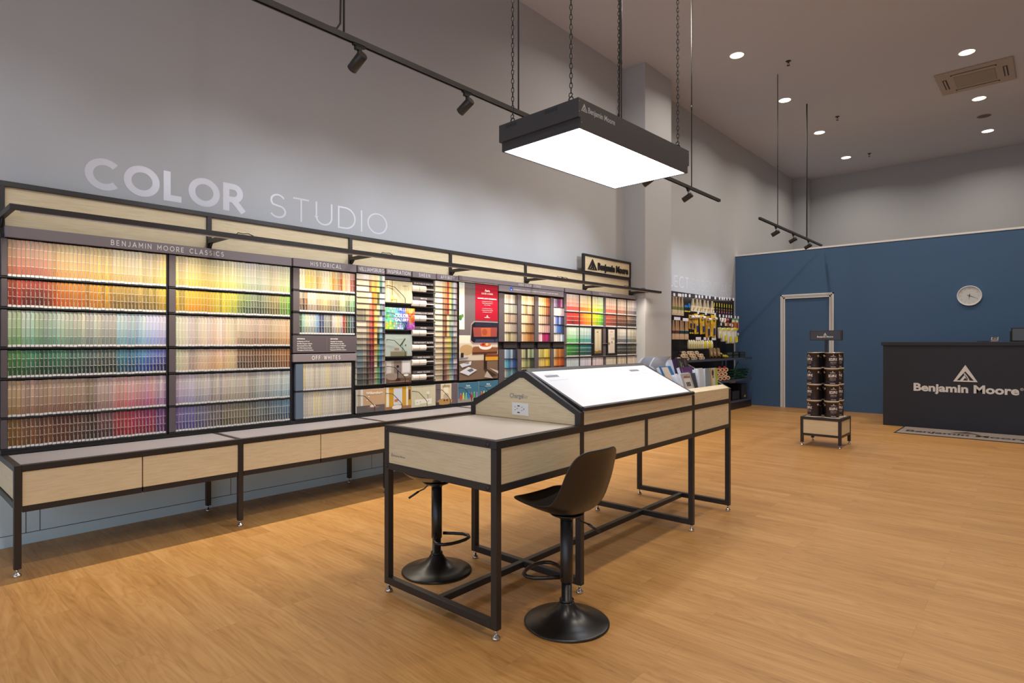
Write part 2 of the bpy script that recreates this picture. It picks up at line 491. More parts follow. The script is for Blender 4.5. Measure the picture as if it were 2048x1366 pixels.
# ------------------------------------------------------------------ wall lettering
t = empty('wall_lettering', (XW, 1.08, 2.46), label='large silver capitals COLOR STUDIO painted high on the grey wall', cat='lettering')
def letters(word, x, z, y0, y1, h, t_, gap, mat, parent):
    wd = caps_width(word, t_, gap); sx = (y1-y0)/wd; yy = y0
    for c in word:
        m = MB(); caps(m, c, (x, yy, z), Y1, Z1, h, w=(GL[c][0]*(1-t_)+t_)*sx, t=t_, gap=gap)
        o = m.build('letter', mat, parent)
        if parent: o.location = -Vector(parent.location)
        yy += (GL[c][0]*(1-t_)+t_+gap)*sx
letters('COLOR', XW+.0015, 2.462, 1.085, 2.215, .232, .21, .11, M['silver'], t)
letters('STUDIO', XW+.0015, 2.468, 2.44, 3.70, .215, .07, .24, M['silver'], t)
t = empty('wall_lettering', (XW, 9.4, 2.38), label='pale capitals PROJECT ESSENTIALS on the wall above the hanging brushes', cat='lettering')
letters('PROJECT', XW+.0015, 2.385, 9.32, 10.74, .225, .13, .12, M['silver'], t)
letters('ESSENTIALS', XW+.0015, 2.39, 10.84, 12.86, .22, .055, .17, M['silver'], t)

# ------------------------------------------------------------------ display wall: canopy frame, backboard, benches
YPOST = [.617, 1.888, 3.186, 4.48, 5.778, 7.075, 8.36]
t = empty('canopy_frame', (-4.98, .6, 0), label='long black steel canopy frame with oak panels and projecting bar above the colour cards', cat='shelving frame')
T0 = Matrix.Translation((4.98, -.6, 0))
def P_(mb, name, m, parent=None, **kw):
    """part given in world coordinates under parent t"""
    p = parent or t
    o = mb.build(name, m, p, **kw)
    o.location = -Vector((p.location.x, p.location.y, p.location.z))
    return o
def sub(mb, name, m, part, **kw):
    return mb.build(name, m, part, **kw)
b = MB().box(-5.0, -4.965, .6, 8.377, 2.36, 2.395)
P_(b, 'top_rail', M['steel'], bevel=.002)
for y in YPOST:
    P_(MB().box(-5.0, -4.964, y-.0175, y+.0175, .66, 2.3605), 'post', M['steel'], bevel=.002)
for a, c in zip(YPOST, YPOST[1:]):
    P_(MB().box(-5.0, -4.985, a+.018, c-.018, 2.06, 2.36), 'wood_panel', M['oak_y'])
for y in YPOST:
    g = MB().box(-4.9635, -4.5755, y-.015, y+.015, 2.145, 2.178)
    g.prism([(-4.963, y-.004, 2.145), (-4.963, y-.004, 2.09), (-4.90, y-.004, 2.145)], (0, .008, 0))
    P_(g, 'arm', M['steel'], bevel=.0015)
bar = P_(MB().box(-4.575, -4.545, .602, 8.62, 2.145, 2.178), 'light_bar', M['steel'], bevel=.0015)
strip = MB().box(-4.606, -4.578, .66, 8.6, 2.146, 2.17)
sub(strip, 'led_channel', pmat('brown_channel', (82, 66, 60), .5), bar)
M['ledlens'] = emat('led_lens_glow', (255, 214, 160), .0)
sub(MB().prism([(-4.604, .66, 2.1458), (-4.604, .66, 2.1415), (-4.580, .66, 2.1365), (-4.580, .66, 2.1458)], (0, 7.94, 0)), 'led_lens', M['ledlens'], bar)
for y in (1.93, 3.25, 5.9, 6.0, 7.5, 8.0):
    cb = MB(); cb.tube([(-4.56, y, 2.178), (-4.56, y+.01, 2.19), (-4.56, y+.05, 2.187), (-4.56, y+.09, 2.193), (-4.56, y+.13, 2.179)], .0035, 6)
    sub(cb, 'cable', M['black'], bar)
for k in range(6):
    L = bpy.data.lights.new('led_strip_light', 'AREA'); L.shape = 'RECTANGLE'; L.size = .022; L.size_y = 1.26
    L.energy = LIGHT_BAR; L.color = (1.0, .88, .70); L.spread = math.radians(124)
    lo = bpy.data.objects.new('led_strip_light', L); COL.objects.link(lo)
    lo.location = (-4.592, (YPOST[k]+YPOST[k+1])/2, 2.1365)
    lo.rotation_euler = (0, .05, 0)      # long side along the bench, tipped slightly to the wall

# sign box at the far end of the canopy
t = empty('brand_sign', (-4.98, 7.06, 2.395), label='framed oak sign with raised black triangle mark and lettering on top of the canopy end', cat='sign')
b = MB()
b.box(-5.0, -4.96, 7.057, 7.092, 2.396, 2.655).box(-5.0, -4.96, 8.342, 8.377, 2.396, 2.655).box(-5.0, -4.96, 7.0925, 8.3415, 2.622, 2.655).box(-5.0, -4.96, 7.0925, 8.3415, 2.396, 2.406)
P_(b, 'frame', M['steel'], bevel=.002)
P_(MB().box(-4.995, -4.972, 7.093, 8.341, 2.407, 2.621), 'panel', M['oak_y'])
b = MB(); logo_tri(b, (-4.971, 7.17, 2.436), Y1, Z1, .235, .155, depth=.012); P_(b, 'triangle_mark', M['black'])
b = MB(); text(b, 'Benjamin Moore', (-4.971, 7.43, 2.452), Y1, Z1, .105, w=.86, weight=.035, depth=.012); P_(b, 'raised_lettering', M['black'])

t = empty('display_backboard', (-4.93, .6, .66), label='dark slotted backboard behind all the colour card racks', cat='backboard')
b = MB().box(-4.955, -4.895, .603, 8.37, .662, 2.045)
for y in (.603, 2.5, 3.185, 4.155, 4.48, 6.445): pass
P_(b, 'board', M['dark'])
P_(MB().box(-4.894, -4.855, .603, 8.37, .645, .668), 'bottom_ledge', M['black'])

def foot(mb, x, y, zt):
    mb.smooth = True
    mb.lathe([(.006, .018), (.006, zt)], 10, Matrix.Translation((x, y, 0)))
    mb.lathe([(.019, .0), (.0205, .006), (.018, .012), (.009, .020), (.007, .03)], 18, Matrix.Translation((x, y, 0)))
for k in range(6):
    y0 = YPOST[k] if k else .617
    y1 = YPOST[k+1]
    names = ['nearest, at the left picture edge', 'second from the left', 'third from the left', 'fourth from the left', 'fifth from the left', 'last, against the pillar']
    t = empty('display_bench', (-4.7, y0, 0), label='low oak drawer bench on black legs, '+names[k], cat='bench', group='low drawer benches under the colour cards')
    F = M['steel']
    h = .0175
    legs = [(-4.4025, y0), (-4.9925, y0)]
    if k == 5: legs += [(-4.4025, y1), (-4.9925, y1)]
    if k == 0: legs = legs[:1]      # its rear end is fixed to the wall
    for (x, y) in legs:
        lg = P_(MB().box(x-.0175, x+.0175, y-h, y+h, .045, .643), 'leg', F, bevel=.002)
        fm = MB(); foot(fm, x, y, .046); sub(fm, 'levelling_foot', M['chrome'], lg)
    b = MB()
    ya, yb = y0+h+.0003, y1-h-.0003
    b.box(-4.42, -4.385, ya, yb, .608, .643).box(-5.01, -4.975, ya, yb, .608, .643)
    for y in ([y0] if k < 5 else [y0, y1]): b.box(-4.9745, -4.4205, y-h, y+h, .608, .643)
    b.box(-5.01, -4.975, ya, yb, .372, .400)
    P_(b, 'top_frame', F, bevel=.002)
    P_(MB().box(-4.974, -4.4225, ya, yb, .612, .6395), 'top_panel', M['top'])
    ym = (y0+y1)/2
    for a, c in ((ya+.004, ym-.004), (ym+.004, yb-.002)):
        dr = P_(MB().box(-4.95, -4.394, a, c, .4045, .603), 'drawer', M['oak_y'])
        sub(MB().box(-4.95, -4.394, a, c, .368, .404), 'drawer_rail', F, dr)
    if k == 0:
        P_(MB().box(-4.9745, -4.4205, y0-.008, y0+.008, .435, .607), 'end_panel', M['oak_x'])
        P_(MB().box(-4.9745, -4.4205, y0-h, y0+h, .395, .43), 'end_rail', F)

# ------------------------------------------------------------------ racks and headers
K = .98
def yy(v): return v*K
def zz(v): return 1.35+(v-1.35)*K
XB = -4.894          # back of the racks
XF = -4.862          # card front plane
def header(y0, y1, z0, z1, label, words, th=.5, gap=.5, tt=.13, w=None, cy=None, cap=None):
    global t
    t = empty('header_board', (-4.87, yy(y0), zz(z0)), label=label, cat='sign')
    P_(MB().box(XB, -4.846, yy(y0), yy(y1), zz(z0), zz(z1)), 'board', M['header'], bevel=.002)
    if words:
        b = MB(); hh = (cap or .037)
        c = yy(cy if cy else (y0+y1)/2)
        zb = (zz(z0)+zz(z1))/2-hh/2
        if w: caps(b, words, (-4.8452, c, zb), Y1, Z1, hh, w=w, t=tt, gap=gap, align='C')
        else: caps(b, words, (-4.8452, c, zb), Y1, Z1, hh, t=tt, gap=gap, align='C')
        P_(b, 'lettering', M['ink'])
header(.635, 2.572, 2.032, 2.105, 'long grey header board with white capitals above the two classics racks', 'BENJAMIN MOORE CLASSICS', gap=.42, cy=1.60, w=.78*K)
header(2.588, 3.236, 2.034, 2.107, 'grey header board reading HISTORICAL', 'HISTORICAL', gap=.42, w=.31)
header(3.249, 3.566, 2.04, 2.107, 'grey header board reading WILLIAMSBURG', 'WILLIAMSBURG', gap=.18, w=.295)
header(3.585, 3.903, 2.048, 2.108, 'grey header board reading INSPIRATION', 'INSPIRATION', gap=.22, w=.28)
header(3.920, 4.242, 2.046, 2.108, 'grey header board reading SHEEN', 'SHEEN', gap=.42, w=.15)
header(4.254, 4.572, 2.05, 2.11, 'grey header board reading AFFINITY', 'AFFINITY', gap=.42, w=.20)
header(4.588, 6.563, 2.066, 2.118, 'long grey header board reading AURA COLOR STORIES', 'AURA COLOR STORIES', gap=.3, w=.44, cy=5.83, cap=.026)
header(6.588, 8.535, 2.06, 2.118, 'long grey header board reading COLOR PREVIEW next to the pillar', 'COLOR PREVIEW', gap=.3, w=.33, cy=7.6, cap=.024)
header(2.588, 3.236, 1.18, 1.25, 'grey header board reading OFF WHITES in the lower rack', 'OFF WHITES', gap=.42, w=.285)
t = empty('header_board', (-4.87, yy(5.25), zz(1.98)), label='thin grey board with a blue icon and a small white sentence under the stories header', cat='sign')
P_(MB().box(XB, -4.850, yy(5.25), yy(6.56), zz(1.985), zz(2.06)), 'board', M['header'], bevel=.0015)
b = MB(); b.col = (60, 96, 200); b.quad((-4.8495, yy(5.452), zz(2.0)), (-4.8495, yy(5.50), zz(2.0)), (-4.8495, yy(5.50), zz(2.052)), (-4.8495, yy(5.452), zz(2.052)))
b.col = (190, 210, 240); b.quad((-4.849, yy(5.465), zz(2.01)), (-4.849, yy(5.488), zz(2.01)), (-4.849, yy(5.488), zz(2.022)), (-4.849, yy(5.465), zz(2.022)))
P_(b, 'icon', M['attr'])
b = MB(); text(b, 'EXPERIENCE AURA COLOUR STORIES IN YOUR SPACE. Try with color samples.', (-4.849, yy(5.52), zz(2.016)), Y1, Z1, .014, w=.90); P_(b, 'lettering', M['ink'])

def cname(c):
    r, g, b = [v/255 for v in c]
    mx, mn = max(r, g, b), min(r, g, b); v = mx; s = (mx-mn)/mx if mx else 0
    h = 0
    if mx > mn:
        if mx == r: h = ((g-b)/(mx-mn)) % 6
        elif mx == g: h = (b-r)/(mx-mn)+2
        else: h = (r-g)/(mx-mn)+4
    h *= 60
    tone = 'pale ' if v > .82 and s < .45 else ('dark ' if v < .42 else ('soft ' if s < .35 else ''))
    if s < .10: return 'off-white' if v > .8 else ('grey' if v > .4 else 'charcoal')
    if h < 12 or h >= 345: n = 'pink' if (v > .7 and s < .5) else 'red'
    elif h < 26: n = 'terracotta' if v > .45 else 'brown'
    elif h < 40: n = 'brown' if v < .62 else ('beige' if s < .4 else 'orange')
    elif h < 52: n = 'olive' if v < .55 else ('cream' if s < .3 else 'golden')
    elif h < 68: n = 'olive' if v < .6 else 'yellow'
    elif h < 95: n = 'lime green' if s > .4 and v > .6 else 'sage green'
    elif h < 155: n = 'green'
    elif h < 195: n = 'teal'
    elif h < 225: n = 'steel blue' if s < .4 else 'blue'
    elif h < 255: n = 'blue'
    elif h < 290: n = 'violet'
    else: n = 'plum'
    return tone+n
def lerp(a, b, t_): return tuple(a[i]+(b[i]-a[i])*t_ for i in range(3))
def stops(L_, u):
    n = len(L_)-1; x = min(max(u, 0), .99999)*n; i = int(x); return lerp(L_[i], L_[i+1], x-i)
def ordn(n): return '%d%s' % (n, 'th' if 10 <= n % 100 <= 20 else {1: 'st', 2: 'nd', 3: 'rd'}.get(n % 10, 'th'))
def clampc(c): return tuple(max(4, min(240, v*.95)) for v in c)
CREAM = (238, 232, 218)
def strip_card(mb, y, w, z0, z1, cols, line=.0016, label=.012, marks=True, tint=.55):
    """one stack of fanned colour strips, front at XF"""
    e = .11*w; x0, xl, xr = XF-.003, XF+.0025, XF-.001
    mb.col = CREAM
    a = y+.001; c = y+w-.001
    mb.box(XB+.001, x0, a, c, z0, z1)
    mb.quad((xr, c, z0), (x0, c, z0), (x0, c, z1), (xr, c, z1))
    mb.add([(x0, a, z1), (xl, a+e, z1), (xr, c, z1), (x0, c, z1)], [(0, 1, 2, 3)])
    mb.add([(x0, a, z0), (xl, a+e, z0), (xr, c, z0), (x0, c, z0)], [(3, 2, 1, 0)])
    n = len(cols); hs = (z1-z0-label)/n
    mb.col = (206, 204, 208); mb.quad((xl, a+e, z0), (xr, c, z0), (xr, c, z0+label), (xl, a+e, z0+label)); mb.quad((x0, a, z0), (xl, a+e, z0), (xl, a+e, z0+label), (x0, a, z0+label)); z0_ = z0
    for i, cc in enumerate(cols):      # cols from top to bottom
        zt = z1-i*hs; zb = zt-hs
        mb.col = lerp(cc, CREAM, tint); mb.quad((x0, a, zb), (xl, a+e, zb), (xl, a+e, zt), (x0, a, zt))
        mb.col = cc; mb.quad((xl, a+e, zb+line), (xr, c, zb+line), (xr, c, zt), (xl, a+e, zt))
        mb.col = (242, 238, 230); mb.quad((xl, a+e, zb), (xr, c, zb), (xr, c, zb+line), (xl, a+e, zb+line))
        if marks and (i == 0 or i == n-1 or (n == 3 and i == 1)):
            lum = sum(cc)/3
            mb.col = (70, 55, 60) if lum > 95 else (205, 200, 190)
            q = a+e+.0006
            for j in (.12, .32, .50):
                zc = zb+hs*j
                mb.quad((xl+.0004, q, zc), (xl+.0003, q+.0022, zc), (xl+.0003, q+.0022, zc+hs*.10), (xl+.0004, q, zc+hs*.10))

ROWS = [(1.782, 2.025), (1.584, 1.765), (1.325, 1.566), (1.125, 1.305), (.870, 1.108), (.667, .858)]
RN = ['top row', 'second row', 'third row', 'fourth row', 'fifth row', 'bottom row']
PAL = {
 'A1': ([(226, 172, 150), (228, 184, 160), (242, 208, 165), (250, 218, 152), (252, 224, 166), (252, 234, 200), (252, 238, 208), (250, 226, 130)],
        [(215, 92, 60), (176, 74, 62), (214, 120, 58), (226, 152, 62), (236, 178, 60), (192, 152, 78), (216, 186, 96), (226, 198, 50)],
        [(190, 48, 40), (96, 38, 36), (205, 76, 28), (196, 112, 36), (206, 142, 42), (112, 86, 42), (150, 118, 50), (180, 146, 40)]),
 'A2': ([(178, 192, 164), (150, 190, 166), (178, 190, 176), (190, 200, 190), (200, 200, 194), (176, 206, 214), (190, 206, 236), (204, 202, 230)],
        [(96, 146, 80), (56, 128, 98), (72, 124, 98), (74, 112, 112), (98, 108, 104), (66, 132, 156), (84, 144, 206), (102, 108, 180)],
        [(40, 88, 46), (34, 70, 50), (30, 66, 52), (28, 54, 56), (42, 48, 46), (26, 74, 96), (30, 66, 150), (32, 34, 86)]),
 'A3': ([(176, 152, 118), (182, 154, 132), (190, 158, 142), (160, 134, 116), (190, 168, 162), (206, 156, 152), (208, 160, 172), (200, 186, 212)],
        [(136, 100, 52), (134, 94, 72), (118, 68, 56), (88, 62, 52), (128, 92, 92), (182, 62, 66), (158, 52, 100), (108, 78, 150)],
        [(112, 76, 28), (122, 78, 40), (112, 58, 42), (66, 48, 44), (70, 44, 50), (150, 28, 42), (128, 28, 58), (66, 48, 112)]),
 'B1': ([(250, 232, 184), (252, 236, 170), (252, 240, 176), (250, 246, 206), (246, 246, 230), (246, 240, 224), (246, 236, 208), (236, 246, 214)],
        [(238, 204, 84), (250, 192, 48), (250, 218, 60), (238, 222, 72), (156, 178, 108), (152, 162, 132), (190, 170, 108), (140, 220, 80)],
        [(218, 172, 40), (232, 148, 30), (238, 194, 40), (200, 202, 48), (66, 92, 58), (66, 78, 60), (112, 98, 48), (80, 180, 46)]),
 'B2': ([(206, 208, 194), (212, 202, 194), (216, 198, 178), (218, 202, 178), (208, 188, 168), (198, 174, 152), (212, 184, 148), (222, 188, 142)],
        [(202, 202, 182), (206, 188, 174), (216, 182, 154), (218, 192, 152), (128, 98, 78), (120, 86, 62), (138, 90, 50), (168, 112, 56)],
        [(192, 192, 172), (212, 180, 166), (208, 166, 112), (206, 182, 142), (76, 60, 50), (84, 56, 40), (98, 62, 34), (128, 78, 34)]),
 'B3': ([(192, 182, 194), (186, 178, 196), (194, 184, 182), (194, 186, 166), (188, 184, 176), (182, 184, 184), (186, 196, 206), (192, 208, 216)],
        [(140, 120, 174), (118, 118, 166), (122, 112, 120), (128, 118, 96), (122, 118, 102), (110, 120, 122), (100, 126, 146), (108, 150, 180)],
        [(88, 72, 130), (68, 68, 126), (88, 78, 86), (80, 74, 54), (96, 88, 68), (74, 78, 78), (60, 70, 84), (60, 86, 116)]),
}
def classics_cols(key, u, jt, lower, fine):
    L0, L1, L2 = PAL[key]
    uu = min(1, max(0, u+jt[0]))
    c0, c1, c2 = stops(L0, uu), stops(L1, uu), stops(L2, uu)
    if key == 'B2':      # light cards in the left half of the lower row, dark ones in the right half
        c1 = stops([(202, 202, 182), (206, 188, 174), (216, 182, 154), (218, 192, 152)], u*2) if u < .5 else stops([(124, 94, 74), (112, 76, 54), (140, 92, 50), (172, 116, 58)], u*2-1)
        c2 = stops([(192, 192, 172), (212, 176, 160), (208, 166, 112), (206, 182, 142)], u*2) if u < .5 else stops([(74, 58, 50), (78, 52, 38), (96, 60, 34), (132, 80, 34)], u*2-1)
    k = jt[1]*(.84 if key in ('A1', 'B1') else .95)
    if lower: out = [lerp(c1, c2, x) for x in (0, .5, 1.0)]
    else: out = [lerp(lerp(c0, (244, 232, 214), .18), c1, x) for x in (0, .12, .32, .62)]
    return [clampc(tuple(v*k*jt[2][i] for i, v in enumerate(c))) for c in out]

def rack(name, label, cat, y0, y1, rows, yc, side=None, zlo=None, zhi=None):
    """black steel card rack: side strips left of the cards, ledges under each row"""
    global t
    t = empty(name, (-4.88, yy(y0), zz(rows[-1][0])), label=label, cat=cat)
    b = MB().box(XB, XB+.004, yy(y0), yy(y1), zz(rows[-1][0])-.004, zz(rows[0][1])+.004)
    P_(b, 'back_plate', M['black'])
    for (a, c) in rows:
        if yc > y0: P_(MB().box(XB+.0045, -4.852, yy(y0)+.003, yy(yc)-.001, zz(a)+.002, zz(c)-.002), 'side_plate', side or M['rackgrey'], bevel=.001)
        P_(MB().box(XB+.0045, -4.851, yy(y0), yy(y1), zz(a)-.011, zz(a)-.002), 'ledge', M['black'])
    P_(MB().box(XB+.0045, -4.856, yy(y1)-.0005, yy(y1)+.006, zz(rows[-1][0])-.004, zz(rows[0][1])+.002), 'end_bracket', M['black'])
    return t
NC = 40
STUFF = MB()
rest_used = False
for side_, y0, yc, y1, keys, rk in (('left', .612, .645, 1.573, ('A1', 'A2', 'A3'), 'left'), ('right', 1.587, 1.636, 2.566, ('B1', 'B2', 'B3'), 'right')):
    rack('card_rack', 'black steel rack of rainbow colour strips, %s half under the long classics header' % rk, 'rack', y0, y1, ROWS, yc)
    w = (yy(y1)-yy(yc))/NC
    for r, (za, zb) in enumerate(ROWS):
        rng = random.Random(11+r//2+(0 if side_ == 'left' else 50))
        J = []
        run = (0, 1)
        for c in range(NC):
            if rng.random() < .75: run = (rng.uniform(-.05, .05), rng.choice([1, 1, 1, .97, .9, 1.04, 1.08, .82 if r % 2 else .93]))
            J.append((run[0], run[1], (rng.uniform(.97, 1.03), rng.uniform(.97, 1.03), rng.uniform(.94, 1.06))))
        for c in range(NC):
            cols = classics_cols(keys[r//2], (c+.5)/NC, J[c], r % 2 == 1, 0)
            dz = rng.uniform(-.0015, .0015)
            single = side_ == 'left' or c < 10
            mb = MB() if single else STUFF
            strip_card(mb, yy(yc)+c*w, w, zz(za)+dz, zz(zb)+dz-.004, cols)
            if single:
                o = mb.build('colour_strip', M['attr'])
                n1, n2 = cname(cols[0]), cname(cols[-1])
                nm = n1 if n1 == n2 else n1+' to '+n2
                tag(o, '%s strip, %s in %s of %s classics rack' % (nm, ordn(c+1), RN[r], rk), 'colour card', 'colour strips in the classics racks')
o = STUFF.build('colour_strips', M['attr'])
tag(o, 'rows of fanned colour strips filling the right three quarters of the right classics rack', 'colour card', 'colour strips in the classics racks', 'stuff')

# historical rack
HR = [(1.83, 2.022), (1.634, 1.815), (1.43, 1.617)]
rack('card_rack', 'black steel rack with three rows of colour strips under the HISTORICAL header', 'rack', 2.588, 3.233, HR, 2.651)
HP = [
 [(250,236,200),(250,240,205),(242,205,100),(246,212,110),(236,200,110),(240,215,140),(190,160,105),(220,190,110),(235,215,180),(245,230,195),(248,232,185),(240,215,150),(215,160,70),(220,185,120),(190,150,95),(185,90,50),(248,215,140),(240,190,150),(240,215,190),(190,110,100),(140,70,66)],
 [(150,125,100),(90,70,66),(150,95,50),(215,195,180),(215,190,165),(225,205,180),(180,160,135),(195,165,115),(205,180,135),(215,195,140),(200,170,120),(165,150,120),(170,160,135),(150,140,120),(150,140,100),(200,205,150),(215,220,170),(135,150,105),(120,130,100),(140,185,140),(120,165,120)],
 [(60,100,70),(150,190,180),(195,200,170),(190,205,190),(190,195,195),(170,185,190),(120,160,200),(50,62,105),(60,75,115),(135,140,140),(140,145,145),(110,105,98),(200,190,190),(215,200,180),(225,190,140),(185,180,180),(150,44,40),(100,60,40),(30,80,50),(70,90,115),(38,50,62)]]
w = (yy(3.229)-yy(2.651))/21
for r, (za, zb) in enumerate(HR):
    for c in range(21):
        base = HP[r][c]; top = lerp(base, (250, 240, 215), .38 if r < 2 else .12)
        cols = [clampc(top), clampc(base), clampc(tuple(v*(.72 if r else .86) for v in base))]
        mb = MB(); strip_card(mb, yy(2.651)+c*w, w, zz(za), zz(zb)-.003, cols)
        tag(mb.build('three_swatch_card', M['attr']), '%s three-swatch card, %s from left in %s under HISTORICAL' % (cname(base), ordn(c+1), ('top row', 'middle row', 'bottom row')[r]), 'colour card', 'colour strips in the historical rack')
# info board between the two
t = empty('information_board', (-4.87, yy(2.588), zz(1.262)), label='dark information board with two columns of small white text between historical strips and off whites', cat='sign')
P_(MB().box(XB, -4.849, yy(2.588), yy(3.236), zz(1.262), zz(1.416)), 'board', M['rackgrey'], bevel=.0015)
P_(MB().box(-4.8488, -4.8482, yy(2.918), yy(2.9195), zz(1.275), zz(1.405)), 'divider_line', M['header'])
b = MB()
for (yc_, lines) in ((2.625, ['HISTORICAL', 'A Selection of 191 of', 'the Most Popular Colours', 'Documented From 18th', 'and 19th-Century Homes', 'Throughout North America.']), (2.955, ['OFF-WHITES', 'Versatile Yet Complex,', 'White Enhances any Style,', 'Contemporary to Traditional.', 'Here Are 152 of our Most', 'Requested Off-White Colours.'])):
    for i, s_ in enumerate(lines):
        text(b, s_, (-4.8485, yy(yc_), zz(1.383-i*.0195-(.004 if i else 0))), Y1, Z1, .0098, weight=.035 if i == 0 else .022)
P_(b, 'lettering', M['ink'])
# off-white rack
OR = [(.92, 1.164), (.667, .910)]
M['bluegrey'] = pmat('slate_blue_card', (92, 106, 124), .5)
rack('card_rack', 'black steel rack of off-white strips with slate blue side cards under the OFF WHITES header', 'rack', 2.612, 3.195, OR, 2.686, side=M['bluegrey'])
w = (yy(3.191)-yy(2.686))/20
rng = random.Random(5)
for r, (za, zb) in enumerate(OR):
    for c in range(20):
        bc = rng.choice([(206, 192, 168), (196, 186, 170), (210, 202, 186), (190, 184, 176), (214, 198, 150), (200, 196, 184), (186, 176, 160)])
        cols = [clampc(tuple(v*k for v in bc)) for k in (1.05, 1.03, 1.01, 1, .98, .96, .94)]
        mb = MB(); strip_card(mb, yy(2.686)+c*w, w, zz(za), zz(zb)-.003, cols, line=.0008)
        tag(mb.build('off_white_strip', M['attr']), '%s strip, %s from left in the %s row under OFF WHITES' % ('warm beige' if bc[0]-bc[2] > 30 else 'cool off-white', ordn(c+1), ('upper', 'lower')[r]), 'colour card', 'strips in the off-white rack')

# square swatch racks
def segcol(segs, i):
    for n, c0, c1 in segs:
        if i < n: return lerp(c0, c1, i/max(1, n-1))
        i -= n
    return segs[-1][2]
def swatch_rack(y0, y1, z0, z1, nr, widths, colsegs, lab, hdr, where):
    global t
    t = empty('swatch_rack', (-4.88, yy(y0), zz(z0)), label=lab, cat='rack')
    P_(MB().box(XB, XB+.004, yy(y0)-.004, yy(y1)+.004, zz(z0)-.006, zz(z1)), 'back_plate', M['black'])
    hs = (zz(z1)-zz(z0))/nr
    for r in range(nr):
        P_(MB().box(XB+.0045, -4.8515, yy(y0), yy(y1), zz(z1)-(r+1)*hs-.0005, zz(z1)-(r+1)*hs+.0035), 'pocket_rail', M['rackgrey'])
    W_ = sum(widths); ys = yy(y0)
    for c, wd in enumerate(widths):
        wc = (yy(y1)-yy(y0))*wd/W_
        for r in range(nr):
            col = clampc(segcol(colsegs[c], r))
            mb = MB(); mb.col = CREAM
            zt = zz(z1)-r*hs-.001; zb = zz(z1)-(r+1)*hs+.004
            mb.box(XB+.0045, XF+.001, ys+.0003, ys+wc-.0003, zb, zt)
            mb.col = col
            mb.add([(XF+.0014, ys+.0005, zb), (XF+.0014, ys+wc-.0012, zb), (XF+.0014, ys+wc-.0012, zt), (XF+.0014, ys+.0005, zt)], [(0, 1, 2, 3)])
            mb.col = tuple(v*.7 for v in col)
            mb.quad((XF+.0017, ys+.006, zt-.009), (XF+.0017, ys+wc*.4, zt-.009), (XF+.0017, ys+wc*.4, zt-.0075), (XF+.0017, ys+.006, zt-.0075))
            tag(mb.build('colour_swatch', M['attr']), '%s square swatch, column %d row %d of the grid under %s' % (cname(col), c+1, r+1, hdr), 'colour card', 'square swatches under the %s header' % hdr)
        ys += wc
cr, be, gy = (242, 232, 212), (222, 200, 162), (128, 122, 108)
WS = [
 [(3, cr, (236, 222, 200)), (3, be, (206, 186, 148)), (2, (146, 136, 112), (126, 122, 104)), (3, (214, 200, 178), (180, 170, 150)), (2, (150, 146, 130), (140, 142, 132)), (3, (118, 136, 140), (110, 128, 134)), (3, (96, 104, 104), (84, 90, 90))],
 [(3, (246, 240, 230), (240, 226, 206)), (3, be, (210, 190, 152)), (2, (150, 138, 112), (130, 122, 102)), (3, (216, 202, 180), (190, 176, 152)), (4, (170, 156, 136), (150, 142, 126)), (4, (130, 120, 108), (100, 96, 90))],
 [(3, (246, 238, 224), (240, 224, 200)), (4, (230, 208, 172), (200, 180, 142)), (4, (180, 160, 126), (160, 140, 112)), (4, (120, 104, 88), (90, 78, 70)), (4, (70, 60, 56), (60, 54, 52))],
 [(1, (240, 218, 178), be), (2, (200, 158, 110), (160, 122, 76)), (2, (240, 222, 205), (236, 214, 196)), (3, (220, 150, 120), (196, 110, 90)), (4, (190, 110, 86), (150, 70, 60)), (3, (110, 44, 44), (96, 36, 44)), (4, (104, 56, 66), (120, 104, 96))],
 [(1, (248, 236, 200), cr), (2, (244, 210, 120), (240, 186, 70)), (3, (216, 138, 46), (224, 100, 48)), (3, (200, 80, 56), (170, 50, 44)), (4, (166, 44, 40), (140, 40, 44)), (3, (128, 34, 56), (104, 34, 62)), (3, (90, 44, 60), (110, 90, 90))],
 [(1, (250, 226, 160), cr), (3, (240, 190, 90), (216, 150, 50)), (2, (196, 152, 70), (170, 126, 60)), (4, (236, 208, 110), (214, 176, 62)), (3, (226, 196, 110), (200, 160, 60)), (3, (180, 160, 90), (214, 204, 150)), (3, (190, 186, 130), (160, 160, 120))],
 [(1, (250, 238, 190), cr), (2, (240, 226, 140), (214, 210, 120)), (2, (120, 118, 56), (96, 90, 50)), (3, (200, 200, 150), (180, 180, 130)), (3, (196, 190, 150), (70, 72, 56)), (2, (40, 44, 40), (120, 150, 110)), (3, (90, 150, 100), (40, 80, 56)), (3, (90, 170, 110), (70, 150, 90))],
 [(1, (150, 190, 170), (150, 190, 170)), (2, (90, 170, 160), (70, 90, 94)), (2, (214, 226, 218), (176, 208, 200)), (2, (120, 150, 156), (64, 80, 90)), (3, (214, 220, 226), (150, 180, 190)), (4, (100, 160, 190), (70, 130, 180)), (5, (60, 110, 170), (30, 56, 100))],
 [(2, (240, 234, 230), (220, 214, 208)), (1, (140, 150, 148), (140, 150, 148)), (2, (216, 214, 224), (190, 196, 216)), (3, (120, 120, 128), (90, 130, 176)), (3, (70, 84, 96), (40, 50, 56)), (4, (100, 106, 110), (130, 126, 120)), (4, (150, 140, 124), (110, 106, 100))]]
swatch_rack(3.247, 3.578, .935, 2.028, 19, [2.4, 1, 1, 1, 1, 1, 1, 1, 1], WS, 'black pocket rack of square swatches under the WILLIAMSBURG header', 'WILLIAMSBURG', '')
